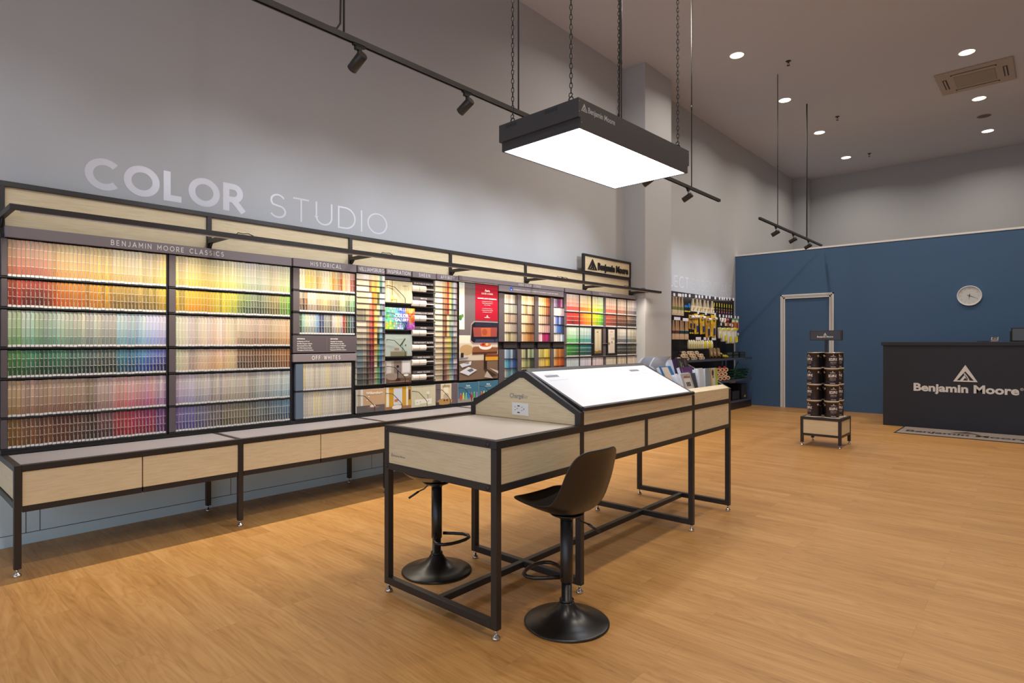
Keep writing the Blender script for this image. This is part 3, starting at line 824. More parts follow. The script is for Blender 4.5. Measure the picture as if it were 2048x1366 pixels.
AS = [
 [(9, (240, 228, 204), (230, 214, 188)), (9, (222, 206, 176), (206, 188, 156))],
 [(9, (236, 222, 196), (224, 208, 180)), (9, (216, 200, 170), (196, 180, 150))],
 [(3, (232, 200, 150), (196, 160, 116)), (5, (160, 122, 88), (120, 92, 74)), (5, (150, 110, 70), (110, 80, 60)), (5, (110, 86, 70), (70, 52, 46))],
 [(4, (222, 180, 120), (176, 122, 70)), (6, (150, 100, 56), (120, 72, 40)), (4, (210, 180, 140), (190, 140, 100)), (4, (180, 120, 96), (140, 84, 76))],
 [(6, (200, 80, 46), (150, 40, 40)), (4, (226, 206, 160), (210, 180, 120)), (5, (216, 196, 110), (170, 150, 70)), (3, (196, 176, 140), (180, 140, 110))],
 [(5, (238, 206, 110), (214, 186, 110)), (5, (170, 176, 140), (120, 150, 120)), (4, (200, 196, 96), (150, 150, 70)), (4, (110, 150, 140), (180, 196, 150))],
 [(4, (190, 196, 160), (110, 130, 104)), (4, (80, 100, 86), (160, 172, 160)), (5, (110, 140, 150), (60, 86, 96)), (5, (50, 84, 130), (150, 186, 200))],
 [(5, (206, 210, 220), (140, 148, 170)), (5, (100, 90, 104), (190, 180, 190)), (4, (150, 130, 140), (90, 110, 130)), (4, (200, 196, 206), (100, 70, 96))],
 [(5, (190, 160, 164), (100, 70, 76)), (5, (120, 110, 100), (180, 166, 150)), (4, (160, 140, 120), (110, 90, 84)), (4, (200, 180, 190), (90, 60, 80))]]
swatch_rack(4.243, 4.568, .93, 2.035, 18, [1.9, 1.3, 1, 1, 1, 1, 1, 1, .7], AS, 'black pocket rack of square swatches under the AFFINITY header', 'AFFINITY', '')

# inspiration brochures -------------------------------------------------------
def R_(x0, y0, x1, y1, c): return ([(x0, y0), (x1, y0), (x1, y1), (x0, y1)], c)
def ell(cx, cy, rx, ry, c, n=18): return ([(cx+rx*math.cos(2*PI*k/n), cy+ry*math.sin(2*PI*k/n)) for k in range(n)], c)
def art(mb, org, u, v, w, h, shapes, step=.00035):
    org = Vector(org); u = Vector(u).normalized(); v = Vector(v).normalized(); n = u.cross(v)
    for i, (pts, c) in enumerate(shapes):
        mb.col = c
        mb.add([org+u*(p[0]*w)+v*(p[1]*h)+n*(step*(i+1)) for p in pts], [tuple(range(len(pts)))])
def brochure(name, label, y0, y1, z0, z1, shapes, x=-4.862, th=.02, txt=None, grp=None, lean=.0):
    mb = MB(); mb.col = (226, 222, 214)
    mb.box(x-th, x, y0, y1, z0, z1)
    art(mb, (x, y0, z0), Y1, Z1, y1-y0, z1-z0, shapes, .0002)
    if txt:
        for s_, cx, cz, h_, c in txt:
            mb.col = c
            text(mb, s_, (x+.0002*(len(shapes)+3), y0+(y1-y0)*cx, z0+(z1-z0)*cz), Y1, Z1, h_, align='C')
    return tag(mb.build(name, M['gloss']), label, 'brochure', grp)
def wire(name, x, y0, z1, z0, w_, parent):
    b = MB(); b.smooth = True
    b.tube([(x-.03, y0+.004, z1), (x+.008, y0+.02, z1), (x+.012, y0+w_*.35, z1-.01), (x+.014, y0+w_*.75, z1-(z1-z0)*.55), (x+.012, y0+w_*.86, z1-(z1-z0)*.72), (x+.008, y0+w_*.88, z0)], .0032, 8)
    P_(b, name, M['black'], parent)
t = empty('brochure_rack', (-4.88, yy(3.585), zz(.93)), label='black brochure rack with bent wire holders under the INSPIRATION header', cat='rack')
P_(MB().box(XB, XB+.006, yy(3.585), yy(3.905), zz(.93), zz(2.03)), 'back_plate', M['black'])
P_(MB().box(XB+.0065, -4.862, yy(3.585), yy(3.90), zz(2.0), zz(2.03)), 'top_lip', M['rackgrey'])
slots = [(1.766, 1.990), (1.490, 1.714), (1.214, 1.441), (.936, 1.168)]
for za, zb in slots:
    P_(MB().box(XB+.0065, -4.845, yy(3.587), yy(3.90), zz(za)-.012, zz(za)-.004), 'shelf_lip', M['black'])
    wire('wire_holder', -4.850, yy(3.587), zz(zb)-.055, zz(za), .26, t)
rng = random.Random(3)
def interior(): pass
A1 = [R_(0, 0, 1, 1, (186, 180, 152)), R_(0, 0, .30, 1, (206, 192, 150)), R_(.08, .05, .13, 1, (236, 226, 200)), R_(.22, .05, .26, 1, (150, 136, 100)), R_(.40, .08, .58, .92, (196, 190, 162)), R_(.42, .12, .56, .88, (180, 174, 146)), R_(.64, .08, .80, .92, (196, 190, 162)), R_(.66, .12, .78, .88, (180, 174, 146)), R_(.86, .08, .98, .92, (196, 190, 162)), R_(.18, .12, .42, .16, (196, 160, 70)), R_(.19, .0, .21, .12, (160, 130, 60)), R_(.39, .0, .41, .12, (160, 130, 60)), R_(.22, .16, .28, .34, (222, 190, 110)), R_(.31, .16, .36, .28, (214, 200, 150))]
A2 = [R_(0, 0, 1, 1, (226, 226, 224))]
for i in range(15):
    for j in range(9):
        u = i/14
        base = stops([(90, 190, 120), (120, 200, 170), (130, 200, 220), (90, 130, 210), (110, 90, 200), (200, 70, 60), (230, 90, 40)], u) if j > 2 else stops([(190, 214, 40), (150, 200, 60), (120, 190, 220), (200, 210, 226), (60, 80, 170), (160, 60, 170), (200, 60, 140)], u)
        if j > 6 and u > .7: base = (240, 160, 40)
        c = clampc(tuple(v*rng.choice([1, .85, 1.15, 1.0])+rng.choice([0, 0, 60, -20]) for v in base))
        A2.append(R_(i/15+.002, j/9+.004, (i+1)/15-.004, (j+1)/9-.006, c))
A3 = [R_(0, 0, 1, 1, (156, 168, 162)), R_(.18, 0, .80, .20, (120, 116, 92)), R_(.16, .20, .82, .23, (150, 144, 118)), R_(.33, .27, .50, .37, (150, 120, 104)), R_(.34, .37, .46, .41, (176, 160, 140)), R_(.60, .23, .66, .38, (110, 130, 120)), R_(.63, .38, .64, .60, (70, 74, 50))]+[ell(.56+.03*k, .50+.055*((k*7) % 6), .028, .035, (66, 74, 40), 10) for k in range(7)]
A4 = [R_(0, 0, 1, 1, (122, 108, 98)), R_(0, .40, .30, 1, (160, 150, 140)), R_(.02, .46, .20, .96, (192, 186, 180)), R_(.60, .40, .98, 1, (172, 166, 162)), R_(.64, .46, .94, .96, (206, 204, 204)), R_(0, 0, 1, .22, (96, 74, 62)), ell(.25, .30, .25, .16, (150, 134, 122)), ell(.45, .74, .05, .06, (30, 28, 30)), ell(.45, .58, .07, .05, (110, 110, 140)), R_(.43, .20, .47, .56, (44, 40, 42)), ell(.46, .12, .10, .10, (52, 42, 40)), ell(.78, .34, .10, .05, (226, 222, 216)), R_(.1, .04, .9, .08, (150, 110, 92))]
brochure('brochure', 'pale green panelled-room brochure, topmost under the INSPIRATION header', yy(3.587), yy(3.930), zz(1.766), zz(1.990), A1, txt=[('TIMELESS PAINT', .72, .78, .007, (120, 112, 84))], grp='brochures under the INSPIRATION header')
brochure('brochure', 'brochure with a cover of multicoloured squares, second under INSPIRATION', yy(3.587), yy(3.940), zz(1.490), zz(1.714), A2, txt=[('COLOR', .52, .56, .036, (250, 250, 252)), ('GALLERY', .52, .38, .03, (250, 250, 252))], grp='brochures under the INSPIRATION header')
brochure('brochure', 'sage brochure with a leafy sprig on a cabinet, third under INSPIRATION', yy(3.586), yy(3.926), zz(1.214), zz(1.441), A3, txt=[('Interior Paints', .5, .80, .012, (200, 206, 200))], grp='brochures under the INSPIRATION header')
brochure('brochure', 'grey-brown bathroom brochure with a small round table, lowest under INSPIRATION', yy(3.592), yy(3.915), zz(.936), zz(1.168), A4, grp='brochures under the INSPIRATION header')

# sheen rack --------------------------------------------------------------
t = empty('sample_rack', (-4.88, yy(3.92), zz(.93)), label='black rack of seven labelled sheen samples under the SHEEN header', cat='rack')
P_(MB().box(XB, XB+.006, yy(3.92), yy(4.235), zz(.93), zz(2.036)), 'back_plate', M['black'])
SH = ['FLAT/ULTI-MATTE', 'MATTE', 'EGGSHELL/LOW LUSTRE', 'PEARL', 'SATIN/SOFT GLOSS', 'SEMI-GLOSS', 'HIGH GLOSS']
for i, s_ in enumerate(SH):
    zt = 1.998-i*.1575
    st = P_(MB().box(XB+.0065, -4.852, yy(3.935), yy(4.215), zz(zt-.028), zz(zt)), 'label_strip', M['rackgrey'], bevel=.001)
    b = MB(); caps(b, s_, (-4.8515, yy(4.075), zz(zt-.021)), Y1, Z1, .013, w=min(.255, .0165*len(s_)), t=.17, gap=.3, align='C'); sub(b, 'lettering', M['ink'], st)
    P_(MB().box(XB+.0065, -4.842, yy(3.92), yy(4.232), zz(zt-.110), zz(zt-.102)), 'ledge', M['black'])
    for j, (a, w_) in enumerate(((3.922, .094), (4.018, .094), (4.116, .106))):
        mb = MB(); x = -4.846
        mb.col = (222, 212, 198) if j < 2 else (60, 54, 58)
        z0, z1 = zz(zt-.098), zz(zt-.036)
        if j < 2:   # folded paint-out card with a bright curled edge
            mb.prism([(x-.03, yy(a), z1), (x-.012, yy(a), z1), (x, yy(a), z1-.02), (x, yy(a), z0+.022), (x-.01, yy(a), z0), (x-.03, yy(a), z0)], (0, yy(w_)-.003, 0))
            mb.col = (176, 132, 70); mb.prism([(x-.010, yy(a+w_)-.003, z1), (x+.001, yy(a+w_)-.003, z1-.02), (x+.001, yy(a+w_)-.003, z0+.022), (x-.009, yy(a+w_)-.003, z0)], (0, .0015, 0))
        else:
            mb.box(x-.03, x-.014, yy(a), yy(a+w_)-.004, z0+.012, z1-.01)
            mb.col = (198, 190, 186); mb.box(x-.0138, x-.006, yy(a), yy(a+w_)-.004, z0+.022+.01*(i > 3), z0+.032+.01*(i > 3))
        tag(mb.build('sheen_sample', M['gloss']), '%s sheen sample card, %s of three beside the %s label' % ('white' if j < 2 else 'dark', ('left', 'middle', 'right')[j], s_.lower()), 'paint sample', 'sheen samples')

# poster ------------------------------------------------------------------
PO = [R_(0, 0, 1, 1, (104, 94, 96)), R_(0, .38, 1, .46, (214, 206, 190)), R_(0, 0, 1, .38, (198, 184, 166)), ell(.18, .31, .17, .055, (176, 146, 104)), R_(0, 0, 1, .20, (118, 96, 80)),
 R_(0, .52, .13, 1, (226, 220, 196)), R_(.02, .55, .10, 1, (206, 214, 210)), ell(.03, .64, .04, .03, (70, 110, 60), 10), ell(.08, .66, .03, .02, (90, 130, 70), 10),
 R_(.40, .62, 1, 1, (158, 26, 46)),
 ([(.27, .40), (.33, .37), (1, .37), (1, .61), (.36, .61), (.29, .58)], (150, 132, 130)),
 ([(.29, .41), (.35, .385), (1, .385), (1, .60), (.38, .60), (.31, .57)], (26, 26, 38)),
 R_(.40, .555, .84, .595, (38, 38, 54)), R_(.86, .555, 1, .595, (38, 38, 54)), ([(.38, .39), (.42, .42), (.90, .42), (.90, .39)], (56, 58, 84)), ([(.92, .39), (.93, .42), (1, .43), (1, .39)], (56, 58, 84)),
 ([(.34, .545), (.98, .55), (.97, .45), (.36, .445)], (140, 66, 60)), ([(.54, .54), (.80, .545), (.80, .45), (.56, .45)], (176, 92, 58)), ell(.64, .497, .07, .035, (150, 70, 50)),
 R_(.62, .10, .70, .27, (44, 34, 30)), R_(.66, .195, 1, .235, (204, 146, 50)), R_(.66, .235, 1, .26, (120, 60, 30)),
 ([(.32, .285), (.98, .29), (1, .335), (.42, .345), (.34, .34)], (132, 84, 58)), ([(.32, .262), (.98, .268), (.98, .29), (.32, .285)], (84, 48, 36)),
 ell(.66, .345, .17, .035, (222, 216, 210)), ell(.66, .362, .15, .022, (190, 90, 60)), ell(.60, .368, .04, .014, (150, 40, 40), 10), ell(.70, .366, .04, .014, (226, 190, 120), 10), ell(.76, .36, .04, .014, (200, 110, 70), 10),
 ([(.60, .115), (.72, .10), (.98, .03), (.80, .02)], (66, 48, 40)), ([(.76, .115), (1, .08), (1, .05)], (196, 184, 172)), ([(.62, .02), (.86, .0), (.70, .085)], (182, 168, 156)),
 ([(0, .085), (.22, .135), (.44, .10), (.22, .045)], (206, 206, 214)), ([(.18, .10), (.30, .12), (.36, .095), (.26, .08)], (90, 96, 108)),
 ([(0, .165), (.30, .195), (.28, .155), (.06, .13)], (196, 200, 208)), ([(.10, .175), (.24, .185), (.22, .165)], (110, 116, 130)),
 R_(.03, .235, .10, .28, (40, 36, 44)), ([(0, .225), (.22, .235), (.20, .22), (0, .21)], (110, 120, 140)), ([(.24, .195), (.34, .20), (.30, .19)], (120, 90, 60))]
mb = MB(); y0, y1, z0, z1 = yy(4.588), yy(5.236), zz(.918), zz(2.048); x = -4.853
mb.col = (30, 28, 30); mb.box(XB, x, y0, y1, z0, z1)
art(mb, (x, y0+.004, z0+.004), Y1, Z1, y1-y0-.008, z1-z0-.008, PO, .00018)
mb.col = (246, 240, 240); cx = y0+(y1-y0)*.70; xt = x+.0078
text(mb, 'Aura', (xt, cx, zz(1.962)), Y1, Z1, .030, align='C')
caps(mb, 'COLOR STORIES', (xt, cx, zz(1.927)), Y1, Z1, .020, w=.19, t=.16, gap=.25, align='C')
text(mb, 'NUANCE. LIGHT. EXPRESSION.', (xt, cx, zz(1.872)), Y1, Z1, .0135, w=.315, weight=.035, align='C')
for k, s_ in enumerate(['A stunning range of color characterized by', 'that captures hues into this sophisticated', 'collection of 240 colors.']): text(mb, s_, (xt, cx, zz(1.842-k*.021)), Y1, Z1, .0078, weight=.0, align='C')
for k, s_ in enumerate(['Only available in Aura with Color Lock', 'technology for premium color performance', 'and unsurpassed surface smoothness.']): text(mb, s_, (xt, cx, zz(1.757-k*.021)), Y1, Z1, .0078, weight=.0, align='C')
logo_tri(mb, (xt, cx-.016, zz(1.664)), Y1, Z1, .032, .02)
text(mb, 'Benjamin Moore', (xt, cx, zz(1.650)), Y1, Z1, .0095, align='C')
tag(mb.build('poster', M['gloss']), 'tall poster of a dark sofa and wooden table with a red text panel', 'poster')

# aura racks: four columns, two tiers of five rows --------------------------
AC = [(5.359, 5.595), (5.679, 5.931), (6.021, 6.266), (6.350, 6.585)]
nat = [(226, 216, 200), (206, 192, 170), (180, 168, 160), (210, 204, 196), (170, 160, 150), (96, 80, 72)]
AP = {
 (0, 0): [nat, [(226, 214, 190), (206, 196, 170), (160, 158, 146), (176, 174, 158), (150, 150, 140), (134, 132, 124)], [(210, 190, 160), (186, 166, 140), (150, 130, 116), (176, 154, 134), (160, 142, 124), (130, 112, 100)], [(206, 194, 174), (192, 178, 156), (184, 168, 146), (160, 150, 138), (150, 134, 124), (128, 114, 108)], [(206, 200, 170), (186, 176, 140), (138, 126, 94), (176, 164, 130), (160, 146, 120), (140, 130, 108)]],
 (1, 0): [[(244, 226, 190), (236, 216, 170), (212, 190, 150), (238, 222, 184), (226, 206, 170), (196, 166, 130)], [(242, 226, 196), (214, 180, 124), (160, 136, 112), (212, 184, 150), (196, 170, 136), (104, 82, 54)], [(238, 216, 186), (226, 200, 160), (214, 186, 150), (190, 156, 120), (160, 130, 104), (110, 84, 70)], [(224, 206, 176), (210, 186, 150), (180, 146, 96), (160, 124, 84), (140, 104, 62), (120, 82, 54)], [(214, 184, 150), (190, 150, 110), (184, 140, 84), (166, 108, 52), (140, 88, 46), (140, 90, 60)]],
 (2, 0): [[(244, 226, 196), (240, 220, 180), (232, 206, 150), (226, 176, 110), (190, 112, 56), (160, 80, 44)], [(232, 200, 160), (222, 184, 140), (206, 160, 114), (186, 140, 100), (150, 92, 60), (120, 64, 44)], [(224, 200, 176), (206, 184, 160), (190, 166, 146), (176, 150, 132), (140, 110, 96), (104, 72, 60)], [(222, 200, 184), (206, 184, 168), (196, 166, 150), (184, 146, 140), (176, 140, 134), (160, 120, 120)], [(206, 160, 170), (222, 190, 196), (160, 44, 90), (150, 40, 80), (170, 30, 110), (100, 30, 56)]],
 (3, 0): [[(170, 156, 180), (130, 110, 140), (86, 52, 90), (120, 30, 84), (150, 110, 140), (56, 30, 50)], [(222, 212, 200), (214, 206, 196), (226, 214, 190), (230, 220, 200), (170, 150, 160), (150, 130, 140)], [(206, 200, 214), (110, 130, 190), (70, 84, 150), (150, 160, 200), (76, 70, 120), (50, 46, 60)], [(190, 196, 210), (130, 150, 190), (70, 110, 180), (60, 96, 160), (40, 70, 130), (44, 44, 56)], [(206, 202, 200), (214, 210, 204), (196, 190, 184), (170, 170, 180), (206, 210, 216), (110, 124, 150)]],
 (0, 1): [[(170, 190, 206), (130, 150, 170), (90, 120, 150), (160, 170, 186), (60, 70, 90), (30, 44, 64)], [(120, 176, 196), (90, 150, 180), (50, 110, 150), (110, 130, 170), (44, 80, 140), (30, 56, 104)], [(176, 176, 164), (110, 140, 150), (80, 120, 130), (120, 150, 160), (70, 100, 120), (40, 80, 100)], [(140, 180, 160), (120, 170, 160), (90, 140, 130), (70, 120, 110), (60, 100, 96), (44, 80, 80)], [(150, 160, 150)]*6],
 (1, 1): [[(190, 184, 150), (160, 160, 120), (60, 66, 50), (176, 176, 150), (110, 120, 90), (140, 160, 130)], [(196, 196, 150), (170, 170, 120), (120, 124, 80), (150, 150, 110), (70, 76, 54), (56, 70, 60)], [(214, 206, 150), (196, 190, 120), (180, 176, 96), (200, 200, 130), (160, 160, 90), (150, 150, 100)], [(180, 170, 130)]*6, [(160, 150, 120)]*6],
 (2, 1): [[(196, 190, 130), (180, 170, 100), (170, 156, 70), (214, 196, 110), (206, 186, 80), (176, 150, 60)], [(206, 176, 110), (214, 190, 120), (220, 190, 100), (196, 160, 80), (222, 190, 60), (190, 150, 50)], [(206, 176, 120), (190, 160, 100), (196, 160, 110), (170, 130, 80), (160, 120, 80), (140, 100, 60)], [(190, 170, 130)]*6, [(180, 160, 120)]*6],
 (3, 1): [[(210, 190, 150), (176, 130, 80), (160, 100, 50), (190, 120, 50), (150, 90, 40), (130, 76, 40)], [(214, 170, 110), (206, 130, 60), (190, 100, 40), (200, 110, 40), (180, 80, 40), (150, 66, 36)], [(190, 90, 60), (180, 76, 50), (160, 60, 44), (190, 96, 70), (150, 60, 50), (130, 50, 44)], [(170, 90, 70)]*6, [(160, 90, 70)]*6]}
for ci, (ya, yb) in enumerate(AC):
    posn = ('leftmost', 'second', 'third', 'rightmost')[ci]
    t = empty('swatch_rack', (-4.88, yy(ya), zz(.68)), label='tall plum-grey column of colour stories swatches, %s of the four right of the poster' % posn, cat='rack')
    prev = 5.25 if ci == 0 else AC[ci-1][1]
    P_(MB().box(XB, XB+.004, yy(ya)-.002, yy(yb)+.004, zz(.67), zz(1.965)), 'back_plate', M['black'])
    P_(MB().box(XB, -4.856, yy(prev)+.008, yy(ya)-.003, zz(1.366), zz(1.963)), 'side_plate', M['rackgrey'], bevel=.001)
    P_(MB().box(XB, -4.856, yy(prev)+.008, yy(ya)-.003, zz(.67), zz(1.27)), 'side_plate', M['rackgrey'], bevel=.001)
    P_(MB().box(XB+.0045, -4.866, yy(ya)-.002, yy(yb)+.004, zz(1.285), zz(1.36)), 'middle_plate', M['dark'])
    for tier, zt in ((0, 1.957), (1, 1.271)):
        for r in range(5 if tier == 0 else 4 if ci == 0 else 3):
            z1 = zz(zt-r*.1182); z0 = zz(zt-(r+1)*.1182)
            P_(MB().box(XB+.0045, -4.853, yy(ya), yy(yb), z0-.001, z0+.003), 'pocket_rail', M['dark'])
            cl = AP[(ci, tier)][r]; ys = yy(ya); wc = (yy(yb)-yy(ya))/6
            for c in range(6):
                mb = MB(); mb.col = clampc(tuple(v*.9 for v in cl[c]))
                a = ys+c*wc
                mb.box(XB+.0045, XF-.008, a+.0004, a+wc-.0004, z0+.004, z1-.002)
                mb.col = clampc(cl[c])
                mb.quad((XF-.007, a+.0004, z0+.004), (XF+.0025, a+wc*.3, z0+.004), (XF+.0025, a+wc*.3, z1-.002), (XF-.007, a+.0004, z1-.002))
                mb.quad((XF+.0025, a+wc*.3, z0+.004), (XF-.001, a+wc-.0004, z0+.004), (XF-.001, a+wc-.0004, z1-.002), (XF+.0025, a+wc*.3, z1-.002))
                tag(mb.build('story_card', M['attr']), '%s card, %s in %s row %d of the %s colour stories column' % (cname(cl[c]), ordn(c+1), ('upper', 'lower')[tier], r+1, posn), 'colour card', 'swatches in the colour stories columns')

# colour preview rack ---------------------------------------------------------
PC = [(6.644, 6.939), (6.960, 7.249), (7.272, 7.564), (7.640, 7.936), (7.958, 8.236), (8.256, 8.545)]
PR = [(1.800, 2.043), (1.602, 1.785), (1.347, 1.580), (1.160, 1.334), (.905, 1.138), (.68, .890)]
t = empty('card_rack', (-4.88, yy(6.588), zz(.67)), label='plum-grey rack with six columns of fine colour strips beside the pillar', cat='rack')
P_(MB().box(XB, XB+.006, yy(6.588), yy(8.548), zz(.67), zz(2.05)), 'back_plate', M['rackgrey'])
for a, c in ((6.588, 6.642), (7.567, 7.638)): P_(MB().box(XB+.0065, -4.862, yy(a), yy(c), zz(.67), zz(2.05)), 'side_plate', M['rackgrey'])
for za, zb in PR: P_(MB().box(XB+.0065, -4.850, yy(6.6), yy(8.546), zz(za)-.009, zz(za)-.003), 'ledge', M['header'])
for a, c in ((6.940, 6.959), (7.250, 7.271), (7.937, 7.957), (8.237, 8.255)): P_(MB().box(XB+.0065, -4.856, yy(a)+.002, yy(c)-.002, zz(.67), zz(2.05)), 'divider', M['dark'])
PP = {  # (row, col) -> list of hue stops for top tint, deep
 (0, 0): ([(246, 226, 214), (240, 214, 200)], [(220, 76, 80), (200, 90, 70)]), (0, 1): ([(250, 232, 206), (250, 238, 190)], [(232, 104, 56), (246, 176, 60)]), (0, 2): ([(250, 240, 196), (226, 240, 214)], [(244, 200, 60), (130, 196, 70)]),
 (0, 3): ([(246, 222, 202), (242, 226, 210)], [(196, 104, 84), (180, 110, 90)]), (0, 4): ([(240, 224, 208), (236, 222, 210)], [(170, 110, 90), (150, 110, 100)]), (0, 5): ([(236, 226, 218), (232, 228, 232)], [(160, 130, 120), (96, 92, 116)]),
 (1, 0): ([(214, 50, 60), (196, 60, 44)], [(200, 30, 44), (110, 30, 30), (170, 40, 34)]), (1, 1): ([(222, 80, 40), (240, 160, 30), (246, 196, 30)], [(200, 50, 34), (214, 120, 30), (214, 150, 30)]), (1, 2): ([(246, 214, 20), (190, 210, 30), (90, 190, 50)], [(200, 170, 30), (140, 180, 30), (50, 150, 40)]),
 (1, 3): ([(180, 70, 50), (140, 80, 60)], [(160, 50, 40), (96, 50, 40)]), (1, 4): ([(140, 84, 60), (120, 80, 60)], [(80, 40, 34), (70, 44, 36)]), (1, 5): ([(170, 130, 100), (80, 76, 90)], [(60, 44, 40), (30, 28, 36)]),
 (2, 0): ([(206, 220, 204), (196, 220, 206)], [(90, 180, 80), (90, 170, 120)]), (2, 1): ([(206, 222, 214), (196, 214, 220)], [(70, 160, 130), (80, 150, 170)]), (2, 4): ([(210, 204, 196), (206, 206, 204)], [(110, 104, 100), (80, 92, 110)]), (2, 5): ([(214, 208, 196), (200, 196, 180)], [(90, 110, 120), (110, 106, 80)]),
 (3, 0): ([(60, 160, 50), (40, 120, 80)], [(40, 130, 40), (24, 66, 40)]), (3, 1): ([(40, 130, 110), (30, 100, 120)], [(24, 80, 60), (24, 54, 66)]), (3, 4): ([(80, 90, 90), (60, 60, 66)], [(34, 44, 44), (30, 30, 36)]), (3, 5): ([(60, 70, 76), (90, 84, 60)], [(36, 40, 44), (60, 56, 36)]),
 (4, 0): ([(196, 204, 206), (190, 200, 210)], [(130, 160, 196), (120, 150, 200)]), (4, 1): ([(200, 204, 214), (204, 196, 206)], [(140, 160, 206), (180, 150, 190)]), (4, 2): ([(210, 196, 204), (212, 196, 200)], [(190, 140, 170), (196, 130, 150)]), (4, 3): ([(206, 200, 184), (206, 196, 176)], [(170, 164, 130), (190, 170, 140)]), (4, 4): ([(210, 196, 176), (206, 192, 170)], [(190, 160, 120), (180, 160, 130)]), (4, 5): ([(220, 206, 196), (216, 202, 190)], [(206, 170, 150), (196, 170, 150)])}
for c in range(6):
    PP[(5, c)] = PP[(4, c)]
rng = random.Random(9)
colw = ('first', 'second', 'third', 'fourth', 'fifth', 'sixth')
for (r, c), (tp, dp) in sorted(PP.items()):
    ya, yb = PC[c]; za, zb = PR[r]
    n = 16; w = (yy(yb)-yy(ya))/n
    mb = MB()
    for k in range(n):
        u = (k+.5)/n; j = rng.choice([1, 1, .95, 1.04, .9])
        a_, b_ = stops(tp, u), stops(dp, u)
        cols = [clampc(tuple(v*j for v in lerp(a_, b_, q))) for q in ((0, .12, .4, 1) if r % 2 == 0 else (0, .5, 1))]
        strip_card(mb, yy(ya)+k*w, w, zz(za), zz(zb)-.004, cols, line=.004 if r % 2 else .001, label=.010, marks=False, tint=.15)
    mid = stops(dp, .5)
    tag(mb.build('colour_strip_block', M['attr']), 'block of fine %s strips, %s column, %s of the preview rack' % (cname(mid), colw[c], RN[r]), 'colour card', 'strip blocks in the colour preview rack')
for k, (ya, yb, bgc, lab) in enumerate(((7.285, 7.535, (176, 164, 140), 'narrow dark-framed leaflet display with beige room picture in the preview rack'), (7.655, 7.905, (196, 184, 176), 'narrow dark-framed leaflet display with white swatch sheet in the preview rack'))):
    t = empty('leaflet_display', (-4.88, yy(ya), zz(1.17)), label=lab, cat='leaflet holder')
    P_(MB().box(XB+.0065, -4.848, yy(ya), yy(yb), zz(1.165), zz(1.575)), 'frame', M['black'])
    sh = [R_(0, 0, 1, 1, bgc)]
    if k == 0: sh += [R_(.1, .2, .4, .96, (190, 180, 156)), R_(.6, .2, .8, .96, (190, 180, 156)), R_(0, 0, 1, .12, (120, 100, 70)), ell(.3, .12, .22, .03, (206, 170, 60)), ell(.4, .88, .12, .02, (90, 84, 70))]
    else: sh += [R_(.45, .56, .68, .66, (150, 160, 160)), R_(.74, .56, .96, .66, (150, 136, 90)), R_(.45, .42, .68, .51, (130, 140, 146)), R_(.74, .42, .96, .51, (210, 196, 180)), ell(.12, .4, .12, .06, (140, 100, 60)), R_(.1, .80, .9, .805, (150, 140, 136)), R_(.1, .75, .9, .755, (150, 140, 136)), R_(.3, .90, .7, .915, (90, 86, 90))]
    mb = MB(); art(mb, (-4.8478, yy(ya)+.03, zz(1.195)), Y1, Z1, yy(yb)-yy(ya)-.07, .355, sh, .0002); P_(mb, 'leaflet', M['gloss'])

# bottom row of brochures -----------------------------------------------------
t = empty('brochure_rack', (-4.88, yy(3.24), zz(.66)), label='long low black brochure rack with bent wire holders just above the bench top', cat='rack')
P_(MB().box(XB, XB+.006, yy(3.24), yy(5.25), zz(.665), zz(.912)), 'back_plate', M['black'])
P_(MB().box(XB+.0065, -4.852, yy(3.24), yy(5.25), zz(.657), zz(.664)), 'shelf_lip', M['black'])
for k in range(6): wire('wire_holder', -4.842, yy(3.24+.334*k), zz(.84), zz(.672), .22, t)
def bott(c): return [ell(.12+.13*i, .26+.04*(i % 2), .045, .16, col, 12) for i, col in enumerate(c)]+[R_(.105+.13*i, .40, .135+.13*i, .48+.03*(i % 2), tuple(min(255, v+60) for v in col)) for i, col in enumerate(c)]
BC = [(206, 84, 44), (220, 200, 60), (110, 190, 150), (50, 130, 200), (200, 50, 44), (80, 170, 60), (150, 120, 180)]
